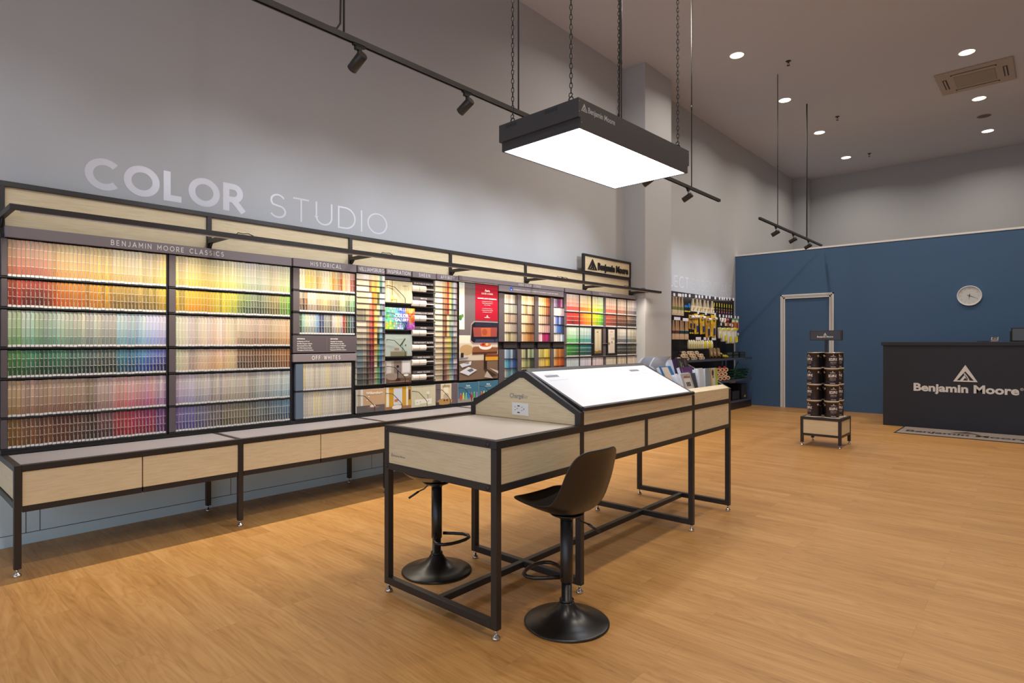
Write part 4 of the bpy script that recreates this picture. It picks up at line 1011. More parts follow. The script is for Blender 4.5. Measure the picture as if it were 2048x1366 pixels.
BR = [
 ('tan brochure with flowing white script cover, leftmost in the low rack', [R_(0, 0, 1, 1, (190, 156, 122)), R_(0, 0, .24, 1, (180, 174, 158)), R_(.06, .16, .10, 1, (150, 140, 120)), R_(.16, .1, .2, 1, (226, 220, 206)), R_(0, 0, 1, .30, (96, 90, 90)), ell(.60, .20, .22, .03, (160, 110, 80)), ell(.56, .26, .10, .05, (226, 220, 212)), R_(.58, 0, .62, .18, (110, 84, 70)), ell(.36, .52, .02, .025, (240, 236, 224), 8), ell(.42, .68, .02, .025, (240, 236, 224), 8)], [('Williamsburg', .62, .78, .026, (244, 238, 226))]),
 ('mustard yellow hallway brochure with white doorway, second in the low rack', [R_(0, 0, 1, 1, (196, 150, 50)), R_(.04, .1, .14, 1, (226, 220, 206)), R_(.80, .1, .88, 1, (222, 214, 200)), R_(.32, .22, .64, .95, (226, 226, 230)), R_(.34, .25, .62, .92, (200, 206, 216)), R_(0, 0, 1, .14, (150, 110, 80)), ell(.45, .10, .20, .10, (220, 216, 214)), ell(.42, .40, .08, .06, (196, 120, 60)), R_(.90, .4, .97, .86, (90, 70, 60))], None),
 ('pale cream brochure with a white console table and flowers, third in the low rack', [R_(0, 0, 1, 1, (200, 192, 164)), R_(.2, .2, .205, 1, (170, 160, 130)), R_(.45, .2, .455, 1, (170, 160, 130)), R_(.76, .2, .765, 1, (170, 160, 130)), R_(.14, .10, .84, .36, (226, 222, 206)), R_(.34, .0, .64, .16, (196, 188, 160)), ell(.24, .22, .02, .02, (120, 110, 90), 8), ell(.36, .24, .02, .02, (120, 110, 90), 8), ell(.7, .24, .02, .02, (120, 110, 90), 8), ell(.68, .64, .07, .08, (214, 220, 196)), R_(.67, .36, .69, .58, (140, 150, 110))], None),
 ('grey affinity brochure with a cream doorway and wooden table, fourth in the low rack', [R_(0, 0, 1, 1, (104, 92, 100)), R_(.22, .1, .70, 1, (222, 206, 170)), R_(.36, .3, .56, .84, (236, 224, 196)), ell(.40, .14, .34, .16, (176, 140, 84)), ell(.46, .40, .12, .16, (190, 176, 150)), ell(.38, .2, .04, .05, (120, 50, 40)), ell(.5, .2, .04, .05, (130, 60, 40)), R_(0, 0, .14, .14, (60, 50, 54))], [('affinity', .47, .84, .03, (140, 128, 108))]),
 ('teal brochure with a row of coloured bottles, left of the two in the low rack', [R_(0, 0, 1, 1, (62, 112, 138)), R_(0, 0, 1, .22, (150, 146, 140))]+bott(BC), [('Aura', .46, .80, .022, (236, 240, 244)), ('COLOR STORIES', .46, .71, .010, (220, 230, 236))]),
 ('teal brochure with a row of coloured bottles, right of the two beside the gabled table', [R_(0, 0, 1, 1, (62, 112, 138)), R_(0, 0, 1, .22, (150, 146, 140))]+bott(BC), [('Aura', .46, .80, .022, (236, 240, 244)), ('COLOR STORIES', .46, .71, .010, (220, 230, 236))])]
for k, (lab, sh, tx) in enumerate(BR):
    brochure('brochure', lab, yy(3.243+.334*k), yy(3.243+.334*(k+1)-.004), zz(.666), zz(.893+.003*(k % 2)), sh, x=-4.856, txt=tx, grp='brochures in the low rack above the bench')

# ------------------------------------------------------------------ consultation table
TR = .0133
t = empty('consultation_table', (-2.2515, 1.925, 0), TR, label='long black-framed oak table with flat desk end, glowing white gabled top and book bin', cat='table')
def TP(mb, name, m, bevel=0, parent=None): return mb.build(name, m, parent or t, bevel=bevel)
S = M['steel']
for y in (0, .665, 2.065, 2.745):
    for sx in (-1, 1):
        x0, x1 = sorted((sx*.415, sx*.38))
        lg = TP(MB().box(x0, x1, y, y+.035, .045, .868), 'leg', S, .002)
        fm = MB(); foot(fm, (x0+x1)/2, y+.0175, .046); sub(fm, 'levelling_foot', M['chrome'], lg)
    TP(MB().box(-.3798, .3798, y, y+.035, .045, .083), 'floor_rail', S, .002)
TP(MB().box(-.0175, .0175, .0352, 2.7448, .047, .081), 'stretcher', S, .002)
b = MB()
for sx in (-1, 1):
    x0, x1 = sorted((sx*.415, sx*.38))
    b.box(x0, x1, 0, 2.78, .8685, .905)
    b.box(x0, x1, .0352, .6648, .668, .703).box(x0, x1, .7002, 2.0648, .672, .703).box(x0, x1, 2.1002, 2.7448, .672, .703)
    b.box(x0, x1, 1.375, 1.41, .7032, .868)
for y in (0, 2.745): b.box(-.3798, .3798, y, y+.035, .668, .703)
b.box(-.3798, .3798, 0, .035, .8685, .905).box(-.3798, .3798, .665, .70, .668, .703).box(-.3798, .3798, 2.745, 2.78, .8685, .905)
TP(b, 'body_frame', S, .002)
TP(MB().box(-.378, .378, .037, .664, .872, .9035), 'desk_top', M['desk'])
TP(MB().box(-.3785, .3785, .004, .016, .7035, .868), 'front_panel', M['oak_x'])
TP(MB().box(-.3785, .3785, 2.764, 2.776, .7035, .868), 'end_panel', M['oak_x'])
for sx in (-1, 1):
    x0, x1 = sorted((sx*.411, sx*.399))
    for a, c in ((.0355, .6645), (.7005, 1.3745), (1.4105, 2.0645), (2.1005, 2.7445)):
        TP(MB().box(x0, x1, a, c, .7035, .868), 'side_panel', M['oak_y'])
    TP(MB().box(x0, x1, .7005, 2.0645, .9055, .981), 'fascia', M['oak_y'])
    # lipped black ledge under the glass
    l0, l1 = sorted((sx*.385, sx*.424))
    TP(MB().prism([(sx*.424, .693, .982), (sx*.424, .693, 1.000), (sx*.410, .693, 1.006), (sx*.386, .693, 1.000), (sx*.386, .693, .984)][::sx], (0, 1.385, 0)), 'glass_ledge', S)
# gable ends: band with house outline
def gable(y, th, name, m, x=.415, zs=.975, zr=1.185, fl=.028, band=.036, z0=.905):
    o = [(-x, z0), (-x, zs), (-fl, zr), (fl, zr), (x, zs), (x, z0)]
    i = [(-x+band, z0), (-x+band, zs-.012), (-fl*.6, zr-band*1.05), (fl*.6, zr-band*1.05), (x-band, zs-.012), (x-band, z0)]
    b = MB()
    for k in range(5):
        b.prism([(o[k][0], y, o[k][1]), (i[k][0], y, i[k][1]), (i[k+1][0], y, i[k+1][1]), (o[k+1][0], y, o[k+1][1])], (0, th, 0))
    TP(b, name, m)
    return i
i = gable(.662, .036, 'gable_frame', S)
TP(MB().prism([(p[0], .668, p[1]) for p in i], (0, .012, 0)), 'gable_panel', M['oak_x'])
gable(2.062, .036, 'gable_frame', S)
gable(2.744, .036, 'gable_frame', S, zs=.985)
TP(MB().prism([(-.379, 2.750, .906), (-.379, 2.750, .95), (-.02, 2.750, 1.14), (.02, 2.750, 1.14), (.379, 2.750, .95), (.379, 2.750, .906)], (0, .012, 0)), 'gable_panel', M['dark'])
# the two sloping glass panes with frames
for sx in (1, -1):
    xr, zr, xs, zs_ = sx*.018, 1.188, sx*.402, 1.0
    nrm = Vector((sx*(zr-zs_), 0, abs(xs-xr))).normalized()
    def sl(s_, y, k=0):
        p = Vector((xr+(xs-xr)*s_, y, zr+(zs_-zr)*s_))+nrm*k
        return tuple(p)
    g = TP(MB().prism([sl(.035, .712), sl(1, .712), sl(1, 2.058), sl(.035, 2.058)][::-sx], -nrm*.006), 'light_glass', M['glass'])
    fb = MB()
    fb.prism([sl(-.03, .690, .002), sl(1.02, .690, .002), sl(1.02, .7115, .002), sl(-.03, .7115, .002)][::-sx], -nrm*.012)
    fb.prism([sl(-.03, 2.0585, .002), sl(1.02, 2.0585, .002), sl(1.02, 2.075, .002), sl(-.03, 2.075, .002)][::-sx], -nrm*.012)
    fb.prism([sl(-.045, .7117, .002), sl(.034, .7117, .002), sl(.034, 2.0583, .002), sl(-.045, 2.0583, .002)][::-sx], -nrm*.012)
    TP(fb, 'glass_frame', S)
    if sx == 1:
        for y in (.775, 1.745):
            s_ = MB().prism([sl(.16, y, .0006), sl(.215, y, .0006), sl(.215, y+.125, .0006), sl(.16, y+.125, .0006)][::-1], -nrm*.0003)
            sub(s_, 'slot', pmat('slot_grey', (120, 122, 126), .5), g)
            s_ = MB().prism([sl(.30, y-.02, .0006), sl(.306, y-.02, .0006), sl(.306, y+.17, .0006), sl(.30, y+.17, .0006)][::-1], -nrm*.0003)
            sub(s_, 'score_line', pmat('score_grey', (196, 198, 202), .5), g)
            lb = MB(); text(lb, 'slide samples here', sl(.14, y+.02, .0007), (0, 1, 0), tuple(Vector(sl(0, 0))-Vector(sl(1, 0))), .008, weight=0)
            sub(lb, 'slot_lettering', M['grey_ink'], g)
# inner deck below the glass so the gable is closed, and interior lining of the bin
TP(MB().box(-.378, .378, .7005, 2.0615, .872, .880), 'inner_deck', M['dark'])
TP(MB().box(-.378, .378, 2.1005, 2.7445, .704, .712), 'bin_floor', M['dark'])
b = MB()
b.prism([(.30, 2.1005, .86), (.37, 2.1005, .86), (.37, 2.1005, .90), (.02, 2.1005, 1.06), (-.02, 2.1005, 1.06), (-.37, 2.1005, .90), (-.37, 2.1005, .86)][::-1], (0, .643, 0))
TP(b, 'bin_liner', M['dark'])
for sx in (-1, 1):
    TP(MB().prism([(sx*.412, 2.1005, .9055), (sx*.412, 2.1005, .992), (sx*.360, 2.1005, 1.016), (sx*.352, 2.1005, 1.004), (sx*.392, 2.1005, .985), (sx*.392, 2.1005, .9055)][::sx], (0, .643, 0)), 'bin_fascia', M['oak_y'])
# bolts on the corner plates
for z in (.885, .686):
    for x in (-.397, .36):
        bo = MB(); bo.smooth = True
        bo.lathe([(.013, 0), (.012, .003), (0, .004)], 16, Matrix.Translation((x, -.0001, z)) @ Matrix.Rotation(PI/2, 4, 'X'))
        TP(bo, 'bolt_cap', S)
b = MB(); logo_tri(b, (-.362, .0035, .740), X1, Z1, .020, .022); text(b, 'Benjamin Moore', (-.340, .0035, .742), X1, Z1, .0125, w=.100)
TP(b, 'front_mark', M['grey_ink'])
b = MB(); text(b, 'Charge', (-.095, .6675, 1.028), X1, Z1, .026, weight=.03); text(b, 'Bar', (.003, .6675, 1.028), X1, Z1, .026, weight=-.006)
TP(b, 'charge_lettering', M['grey_ink'])
so = TP(MB().box(-.074, .052, .6635, .6675, .928, 1.000), 'socket_plate', M['white'], .001)
b = MB()
for (x, z, w_, h_) in ((-.022, .982, .018, .006), (-.022, .944, .018, .006), (-.048, .976, .008, .003), (-.048, .958, .008, .003), (-.032, .966, .005, .005), (.004, .976, .008, .003), (.004, .958, .008, .003), (.018, .966, .006, .006)):
    b.box(x-w_/2, x+w_/2, .6630, .6633, z-h_/2, z+h_/2)
sub(b, 'socket_holes', M['black'], so)

# ------------------------------------------------------------------ books in the bin (local frame of the table)
TM = Matrix.Translation((-2.2515, 1.925, 0)) @ Matrix.Rotation(TR, 4, 'Z')
def book(name, label, y0, w, x, z, h, th, cover, pages=(232, 234, 240), lean=22, shapes=None, txt=None, curl=0, cat='magazine', fan=0, turn=0):
    """stack of magazines leaning back toward the ridge; front faces +x"""
    mb = MB()
    R = Matrix.Translation((x, y0+w/2, z)) @ Matrix.Rotation(math.radians(turn), 4, 'Z') @ Matrix.Rotation(-math.radians(lean), 4, 'Y')
    o = MB()
    n = max(2, int(th/.006))
    for k in range(n):      # each sheet block slightly fanned
        f0 = -th*(k+1)/n; f1 = -th*k/n
        dz = fan*math.sin(k*1.7)*.006; dy = fan*math.cos(k*2.3)*.004
        o.col = pages if k else tuple(v*.98 for v in cover)
        if curl and k < n:
            m = 8; pr = []
            for q in range(m+1):
                s_ = q/m; pr.append((f1+curl*max(0, s_-.45)**2*2.2, s_*h*(1-abs(curl)*.6*max(0, s_-.45))))
            pts = [(p[0], -w/2+dy, p[1]+dz) for p in pr]+[(p[0]-(f1-f0)*.8, -w/2+dy, p[1]+dz) for p in reversed(pr)]
            for q in range(m):
                o.prism([pts[q], pts[q+1], pts[2*m-q], pts[2*m+1-q]], (0, w, 0))
        else:
            o.box(f0+.0004, f1, -w/2+dy, w/2+dy, dz if k else 0, h+dz)
    if shapes: art(o, (.0004, -w/2, 0), Y1, Z1, w, h, shapes, .0003)
    if txt:
        for s_, cy, cz, h_, c in txt:
            o.col = c; text(o, s_, (.0035, -w/2+w*cy, h*cz), Y1, Z1, h_, align='C')
    ob = o.build(name, M['gloss'])
    ob.matrix_world = TM @ R
    tag(ob, label, cat, 'books and magazines in the table bin')
    return ob
PH = [R_(0, 0, 1, 1, (176, 166, 154)), R_(.14, .04, .84, .80, (216, 208, 200)), R_(.28, .46, .72, .64, (90, 74, 66)), R_(.40, .46, .42, .64, (226, 214, 200)), R_(.57, .46, .59, .64, (226, 214, 200)), R_(.28, .16, .72, .34, (74, 62, 56)), R_(.40, .16, .42, .34, (226, 214, 200)), R_(.57, .16, .59, .34, (226, 214, 200)), ell(.5, .86, .10, .05, (190, 100, 70)), R_(.2, .84, .38, .88, (100, 84, 70)), R_(.62, .82, .82, .86, (100, 84, 70))]
book('magazine', 'magazine with a six-photo grey cover in front of the bin', 2.16, .16, .335, .945, .185, .03, (186, 176, 166), shapes=PH, lean=18, fan=1)
book('magazine', 'stack of plain white pages at the front left of the bin', 2.118, .036, .325, .945, .185, .04, (222, 224, 234), lean=20, fan=1)
book('book', 'slim dark grey book right of the photo-cover magazine', 2.33, .05, .33, .94, .185, .04, (66, 68, 76), pages=(80, 80, 88), lean=12)
book('magazine', 'thick stack of white brochures in the front row of the bin', 2.40, .09, .325, .945, .205, .05, (218, 224, 236), lean=4, fan=1)
book('brochure', 'plain blue-grey brochure beside the lime edged one', 2.495, .08, .335, .945, .205, .03, (150, 160, 170), lean=3, txt=[('decor', .25, .2, .012, (226, 230, 236))])
GC = [R_(0, 0, 1, 1, (196, 160, 110)), R_(.12, 0, .70, 1, (214, 204, 186)), R_(.70, 0, 1, 1, (170, 196, 60)), ell(.32, .82, .14, .12, (70, 60, 40)), ell(.36, .64, .09, .06, (110, 130, 50)), R_(.28, .2, .5, .62, (230, 226, 214)), ell(.45, .18, .16, .10, (190, 150, 90)), ell(.40, .07, .10, .05, (130, 50, 70))]
book('brochure', 'brochure with a lime green edge and plant picture at the right of the bin', 2.58, .135, .338, .945, .205, .02, (200, 180, 140), shapes=GC, lean=3)
BL = [R_(0, 0, 1, 1, (36, 110, 170)), R_(.12, 0, .70, .96, (216, 196, 176)), R_(.2, .3, .215, .8, (150, 110, 90)), R_(.32, .3, .325, .8, (190, 170, 150))]
book('magazine', 'magazine with a blue border and cream cover in the middle of the bin', 2.125, .20, .205, 1.00, .19, .03, (36, 110, 170), shapes=BL, lean=26, turn=3)
book('magazine', 'bundle of white magazine pages left of the blue-bordered cover', 2.112, .035, .14, 1.0, .19, .05, (220, 222, 232), lean=24, fan=1)
PU = [R_(0, 0, 1, 1, (88, 52, 96)), R_(.1, .3, .12, .9, (200, 170, 200)), R_(.2, .25, .7, .8, (110, 70, 118)), R_(.76, 0, .78, 1, (130, 96, 140))]
book('book', 'purple book lying behind the lime green brochure', 2.40, .22, .215, 1.00, .17, .03, (88, 52, 96), shapes=PU, lean=20)
WP = [R_(0, 0, 1, 1, (226, 224, 228)), ([(.55, 0), (.75, .0), (.62, .9), (.5, .95)], (120, 130, 190)), R_(.2, .7, .4, .76, (200, 150, 130)), R_(.5, .82, .7, .9, (80, 100, 170))]
book('magazine', 'open white magazine with blue marks curling over the bin', 2.112, .24, .09, 1.045, .185, .02, (236, 234, 238), shapes=None, lean=24, curl=.13)
book('magazine', 'white magazine with curled top at the back left of the bin', 2.12, .20, -.02, 1.078, .15, .03, (236, 238, 242), lean=22, curl=.12)
book('magazine', 'white magazine with curled top at the back right of the bin', 2.35, .18, -.02, 1.078, .145, .03, (236, 238, 242), lean=20, curl=.14)
book('magazine', 'white booklet beside the narrow purple book', 2.40, .07, .10, 1.06, .16, .03, (214, 222, 238), lean=16)
book('book', 'narrow dark purple book in the back row of the bin', 2.475, .055, .105, 1.06, .165, .02, (66, 34, 70), lean=14, txt=[('N', .5, .25, .03, (200, 190, 210))], pages=(66, 34, 70))
PL = [R_(0, 0, 1, 1, (58, 50, 50))]+[([(.22, .45), (.22+.30*math.cos(a), .45+.42*math.sin(a)), (.22+.30*math.cos(a+.12), .45+.42*math.sin(a+.12))], (180, 190, 130)) for a in (-1.1, -.6, -.1, .4, .9, 1.4)]+[ell(.72, .8, .12, .16, (96, 78, 72))]
book('book', 'dark book with a spiky pale plant on its cover, back row of the bin', 2.53, .19, .11, 1.05, .18, .02, (58, 50, 50), shapes=PL, lean=14, pages=(58, 50, 50))

# ------------------------------------------------------------------ bar stools
def make_stool(loc, face, label, lever_face, foot_face):
    global t
    t = empty('bar_stool', loc, 0, label=label, cat='stool', group='black bar stools at the table')
    b = MB(); b.smooth = True
    b.lathe([(.200, 0), (.206, .003), (.206, .007), (.198, .012), (.150, .021), (.105, .036), (.070, .058), (.047, .082), (.037, .098), (.0335, .103)], 56)
    b.build('base', M['stoolmetal'], t)
    b = MB(); b.smooth = True
    b.lathe([(.0335, .103), (.035, .105), (.035, .113), (.0255, .114), (.0255, .215)], 32)
    b.build('lower_column', M['stoolmetal'], t)
    b = MB(); b.smooth = True
    b.lathe([(.0285, .195), (.031, .200), (.031, .505)], 32)
    b.build('gas_lift_sleeve', M['plastic'], t)
    # footrest loop
    f = math.radians(foot_face); R = Matrix.Rotation(f, 4, 'Z')
    pts = [(.02, -.024), (.10, -.105), (.145, -.118), (.185, -.100), (.207, -.055), (.212, 0), (.207, .055), (.185, .100), (.145, .118), (.10, .105), (.02, .024)]
    pts = [(.022, -.03), (.07, -.072), (.115, -.104), (.155, -.112), (.188, -.092), (.205, -.050), (.210, 0), (.205, .050), (.188, .092), (.155, .112), (.115, .104), (.07, .072), (.022, .03)]
    b = MB(); b.smooth = True
    b.tube([tuple(R @ Vector((p[0], p[1], .222))) for p in pts], .0095, 12)
    b.build('footrest', M['stoolmetal'], t)
    # lever
    R = Matrix.Rotation(math.radians(lever_face), 4, 'Z')
    b = MB(); b.smooth = True
    b.tube([tuple(R @ Vector(p)) for p in ((.02, .0, .515), (.05, 0, .512), (.062, 0, .498), (.075, 0, .485), (.110, 0, .468))], .0042, 8)
    lv = b.build('lever', M['stoolmetal'], t)
    b = MB(); b.smooth = True; b.tube([tuple(R @ Vector(p)) for p in ((.108, .0, .469), (.165, 0, .430))], .0065, 10)
    b.build('lever_grip', M['plastic'], lv)
    # shell
    R = Matrix.Rotation(math.radians(face), 4, 'Z')
    prof = [(.215, .592), (.195, .585), (.150, .566), (.080, .545), (.0, .536), (-.060, .540), (-.108, .554), (-.142, .590), (-.162, .640), (-.176, .700), (-.187, .765), (-.197, .825), (-.206, .855), (-.209, .864)]
    half = [.140, .170, .196, .208, .212, .210, .204, .198, .192, .186, .178, .160, .120, .080]
    curl = [.004, .016, .040, .058, .068, .072, .074, .070, .062, .050, .040, .024, .010, .0]
    nu = 16; vs = []; fs = []
    for k, (p, hw, cu) in enumerate(zip(prof, half, curl)):
        a = prof[max(0, k-1)]; c = prof[min(len(prof)-1, k+1)]
        tx, tz = c[0]-a[0], c[1]-a[1]; l = math.hypot(tx, tz); nx, nz = -tz/l, tx/l
        if nz < 0 and k < 6: nx, nz = -nx, -nz
        if k >= 6 and nx < 0: nx, nz = -nx, -nz
        for j in range(nu+1):
            u = -1+2*j/nu
            e = abs(u)**2.4*cu
            lip = .006*max(0, (abs(u)-.86)/.14)
            vs.append(tuple(R @ Vector((p[0]+nx*e, u*(hw+lip), p[1]+nz*e))))
    for k in range(len(prof)-1):
        for j in range(nu):
            i0 = k*(nu+1)+j; fs.append((i0, i0+1, i0+nu+2, i0+nu+1))
    b = MB(); b.smooth = True; b.add(vs, fs)
    o = b.build('seat_shell', M['plastic'], t)
    md = o.modifiers.new('s', 'SOLIDIFY'); md.thickness = .010; md.offset = 0
    md = o.modifiers.new('ss', 'SUBSURF'); md.levels = 2; md.render_levels = 2
    b = MB(); b.smooth = True
    b.lathe([(.033, .500), (.036, .506), (.075, .522), (.085, .531)], 32)
    b.build('seat_plate', M['stoolmetal'], t)
    return t
make_stool((-1.715, 2.297, 0), 177, 'black bucket-seat bar stool standing at the right side of the table', 48, 188)
make_stool((-2.675, 2.300, 0), 8, 'black bar stool tucked in on the far side of the table desk', 222, -4)

# ------------------------------------------------------------------ hanging daylight box
LR = -.034
t = empty('hanging_light_box', (-2.295, 3.458, 2.6), LR, label='large dark grey rectangular light box hanging on chains above the table, glowing white', cat='lamp')
Hm = M['lamp']
def LP(mb, name, m, bevel=0, parent=None): return mb.build(name, m, parent or t, bevel=bevel)
ho = LP(MB().box(-.325, .325, -.665, .665, .0575, .168), 'upper_housing', Hm)
b = MB().box(-.318, -.308, -.645, .645, 0, .0575).box(.308, .325, -.645, .645, 0, .0575).box(-.3078, .3078, -.645, -.635, 0, .0575).box(-.3078, .3078, .635, .645, 0, .0575)
lo = LP(b, 'lower_housing', Hm)
LP(MB().box(-.3075, .3075, -.6345, -.002, .003, .008), 'diffuser', M['diff'])
LP(MB().box(-.3075, .3075, .002, .6345, .003, .008), 'diffuser', M['diff'])
b = MB()
for k in range(13): b.box(-.27+.045*k, -.266+.045*k, -.0035, .0035, .0005, .0028)
LP(b, 'joint_clips', M['white'])
b = MB()
for c0 in (-.265, .07):
    for k in range(8): b.box(c0+k*.013, c0+k*.013+.005, -.6657, -.6652, .135, .156)
sub(b, 'vent_slots', M['black'], ho)
b = MB()
for z in (.03, .09, .15):
    for y in (-.655, .655):
        b.lathe([(.004, 0), (.003, .001)], 8, Matrix.Translation((.3252 if z > .058 else .3258, y if z > .05 else y*.97, z)) @ Matrix.Rotation(PI/2, 4, 'Y'))
sub(b, 'rivets', M['chrome'], ho)
b = MB(); logo_tri(b, (.3256, -.640, .098), Y1, Z1, .060, .048); text(b, 'Benjamin Moore', (.3256, -.572, .102), Y1, Z1, .034, w=.275)
sub(b, 'side_mark', pmat('mark_grey', (178, 178, 180), .5), ho)
def chain(x, y, z0, z1):
    b = MB(); b.smooth = True
    pitch = .029; n = int((z1-z0)/pitch)
    for k in range(n):
        zc = z0+(k+.5)*pitch; ang = 0 if k % 2 else PI/2
        ring = []
        for q in range(10):
            a = 2*PI*q/10; lx = .0085*math.cos(a); lz = .0185*math.sin(a)
            ring.append((x+lx*math.cos(ang+.5), y+lx*math.sin(ang+.5), zc+lz))
        b.tube(ring, .0027, 5, closed=True)
    return b
for (x, y) in ((-.245, -.62), (.235, -.62), (.27, .60), (-.245, .60)):
    e = LP(chain(x, y, .232, CEIL-2.6-.01), 'chain', M['stoolmetal'])
    b = MB(); b.smooth = True
    b.tube([(x+.017*math.cos(2*PI*k/14), y, .189+.020*math.sin(2*PI*k/14)) for k in range(14)], .0042, 7, closed=True)
    b.tube([(x-.004, y, .205), (x-.016, y, .216), (x-.012, y, .232), (x+.004, y, .232), (x+.012, y, .222), (x+.004, y, .212)], .003, 6)
    b.cyl((x, y, .160), (x, y, .175), .004, 8)
    sub(b, 'eye_hook', M['stoolmetal'], e)
b = MB(); b.smooth = True
b.tube([(-.225, .59, .165), (-.262, .60, .30), (-.262, .60, .42), (-.24, .60, .6), (-.232, .60, 1.2), (-.238, .60, 2.0), (-.232, .60, CEIL-2.61)], .006, 8)
LP(b, 'power_cable', M['black'])

# ------------------------------------------------------------------ light tracks and spotlights
def track(y0, y1, rods, label, x=-3.29, z=3.275, cable=None):
    global t
    t = empty('light_track', (x, y0, z), label=label, cat='light track')
    b = MB().box(x-.017, x+.017, y0, y1, z+.010, z+.034).box(x-.017, x-.0085, y0, y1, z, z+.010).box(x+.0085, x+.017, y0, y1, z, z+.010)
    P_(b, 'rail', M['steel'])
    P_(MB().box(x-.019, x+.019, y1, y1+.012, z-.001, z+.035), 'end_cap', M['black'])
    for y in rods:
        b = MB(); b.smooth = True; b.cyl((x, y, z+.035), (x, y, CEIL-.001), .0065, 10); b.cyl((x, y, z+1.0), (x, y, z+1.06), .009, 10)
        P_(b, 'rod', M['steel'])
    if cable is not None:
        b = MB(); b.smooth = True
        b.tube([(x, cable-.11, z+.036), (x-.004, cable-.05, z+.045), (x-.006, cable-.022, z+.09), (x-.006, cable-.016, z+.4), (x-.004, cable-.014, z+1.2), (x-.006, cable-.014, CEIL-.002)], .0062, 8)
        P_(b, 'cable', M['black'])
track(-1.2, 7.86, (.42, 2.06, 3.73, 5.36, 7.02), 'long black ceiling-hung light track running along the grey wall', cable=2.06)
track(9.40, 12.83, (10.25, 11.89), 'short black light track hanging in front of the blue partition', cable=11.89)
def make_spot(x, y, z, aim, label, sc=1.0, grp='spotlights'):
    t_ = empty('spotlight', (x, y, z), label=label, cat='spotlight', group=grp)
    MB().box(-.013, .013, -.045, .045, -.012, .0).box(-.011, .011, -.030, .018, -.036, -.012).build('adapter', M['black'], t_, bevel=.002)
    b = MB(); b.smooth = True; b.cyl((0, -.006, -.036), (0, -.006, -.083), .0055, 10); b.build('stem', M['black'], t_)
    d_ = (Vector(aim)-Vector((x, y, z-.1))).normalized()
    c = Vector((0, -.006, -.105))
    Mx = Matrix.Translation(c) @ d_.to_track_quat('Z', 'Y').to_matrix().to_4x4()
    b = MB(); b.smooth = True
    b.lathe([(.030, -.058), (.034, -.054), (.034, .072), (.031, .074), (.028, .060)], 28, Mx, cap=False)
    b.smooth = False; b.lathe([(0, -.058), (.030, -.058)], 28, Mx, cap=False)
    hd = b.build('lamp_head', M['steel'], t_)
    b = MB(); b.lathe([(0, .060), (.028, .060)], 28, Mx, cap=False); b.build('lens', M['spotlens'], hd)
    L = bpy.data.lights.new('spot_beam', 'SPOT'); L.energy = SPOT*sc; L.spot_size = math.radians(78); L.spot_blend = 1.0; L.shadow_soft_size = .03; L.color = (.86, .92, 1.0)
    lo_ = bpy.data.objects.new('spot_beam', L); COL.objects.link(lo_)
    lo_.location = Vector((x, y, z))+c+d_*.08; lo_.rotation_euler = d_.to_track_quat('-Z', 'Y').to_euler()
    return t_
nm = {2.17: 'nearest of those in view', 3.13: 'second, left of the hanging light box', 6.93: 'at the far end of the long track', 5.95: 'just showing below the hanging light box'}
for y in (-.3, .75, 2.17, 3.13, 4.08, 5.02, 5.95, 6.93):
    make_spot(-3.29, y, 3.275, (-5.09, y-.12, 2.2), 'small black cylinder spotlight on the long track, '+nm.get(y, 'out of view, %.1f metres along' % (y+1.2)), sc=(.35 if y < 2 else .6 if y < 3 else .8 if y < 4 else 1.1))
for k, y in enumerate((10.17, 11.08, 11.98)):
    make_spot(-3.29, y, 3.275, (-5.09, y-.25, 2.2), 'small black cylinder spotlight on the short far track, '+('left', 'middle', 'right')[k]+' of three', sc=.75)

# ------------------------------------------------------------------ ceiling fittings
def downlight(x, y, label, seen=True):
    t_ = empty('downlight', (x, y, CEIL), label=label, cat='ceiling light', group='recessed downlights')
    b = MB(); b.smooth = True
    b.lathe([(.098, -.0005), (.104, -.010), (.110, -.004), (.112, -.0005)], 40, cap=False)
    b.build('trim_ring', M['white'], t_)
    b = MB(); b.smooth = True; b.lathe([(.082, -.001), (.098, -.009)], 40, cap=False); b.build('glow_ring', M['downring'], t_)
    b = MB(); b.lathe([(0, -.0015), (.082, -.0015)], 40, cap=False); b.build('lens', M['down'], t_)
    L = bpy.data.lights.new('downlight_beam', 'AREA'); L.shape = 'DISK'; L.size = .18; L.energy = DOWN; L.color = (1.0, .90, .77); L.spread = math.radians(150)
    lo_ = bpy.data.objects.new('downlight_beam', L); COL.objects.link(lo_); lo_.location = (x, y, CEIL-.014)
ln = ['nearest in the left row', 'second in the left row', 'third in the left row', 'farthest in the left row']
for k, y in enumerate((9.14, 11.42, 13.67, 15.94)): downlight(-3.54, y, 'round glowing recessed downlight, '+ln[k])
rn = ['beside the air-conditioner, nearest in the right row', 'in the right row just behind the air-conditioner', 'farthest in the right row']
for k, y in enumerate((11.41, 13.72, 15.94)): downlight(-.88, y, 'round glowing recessed downlight '+rn[k])
for x in (-3.54, -.88, 1.8):
    for y in (6.87,) if x < -1 else ((0, 2.3, 4.6, 6.87, 9.14) if x < 0 else (0, 4.6, 11.41)): 
        if x == -.88 and y > 10: continue
        downlight(x, y, 'round recessed downlight outside the picture near x %.1f y %.1f' % (x, y))
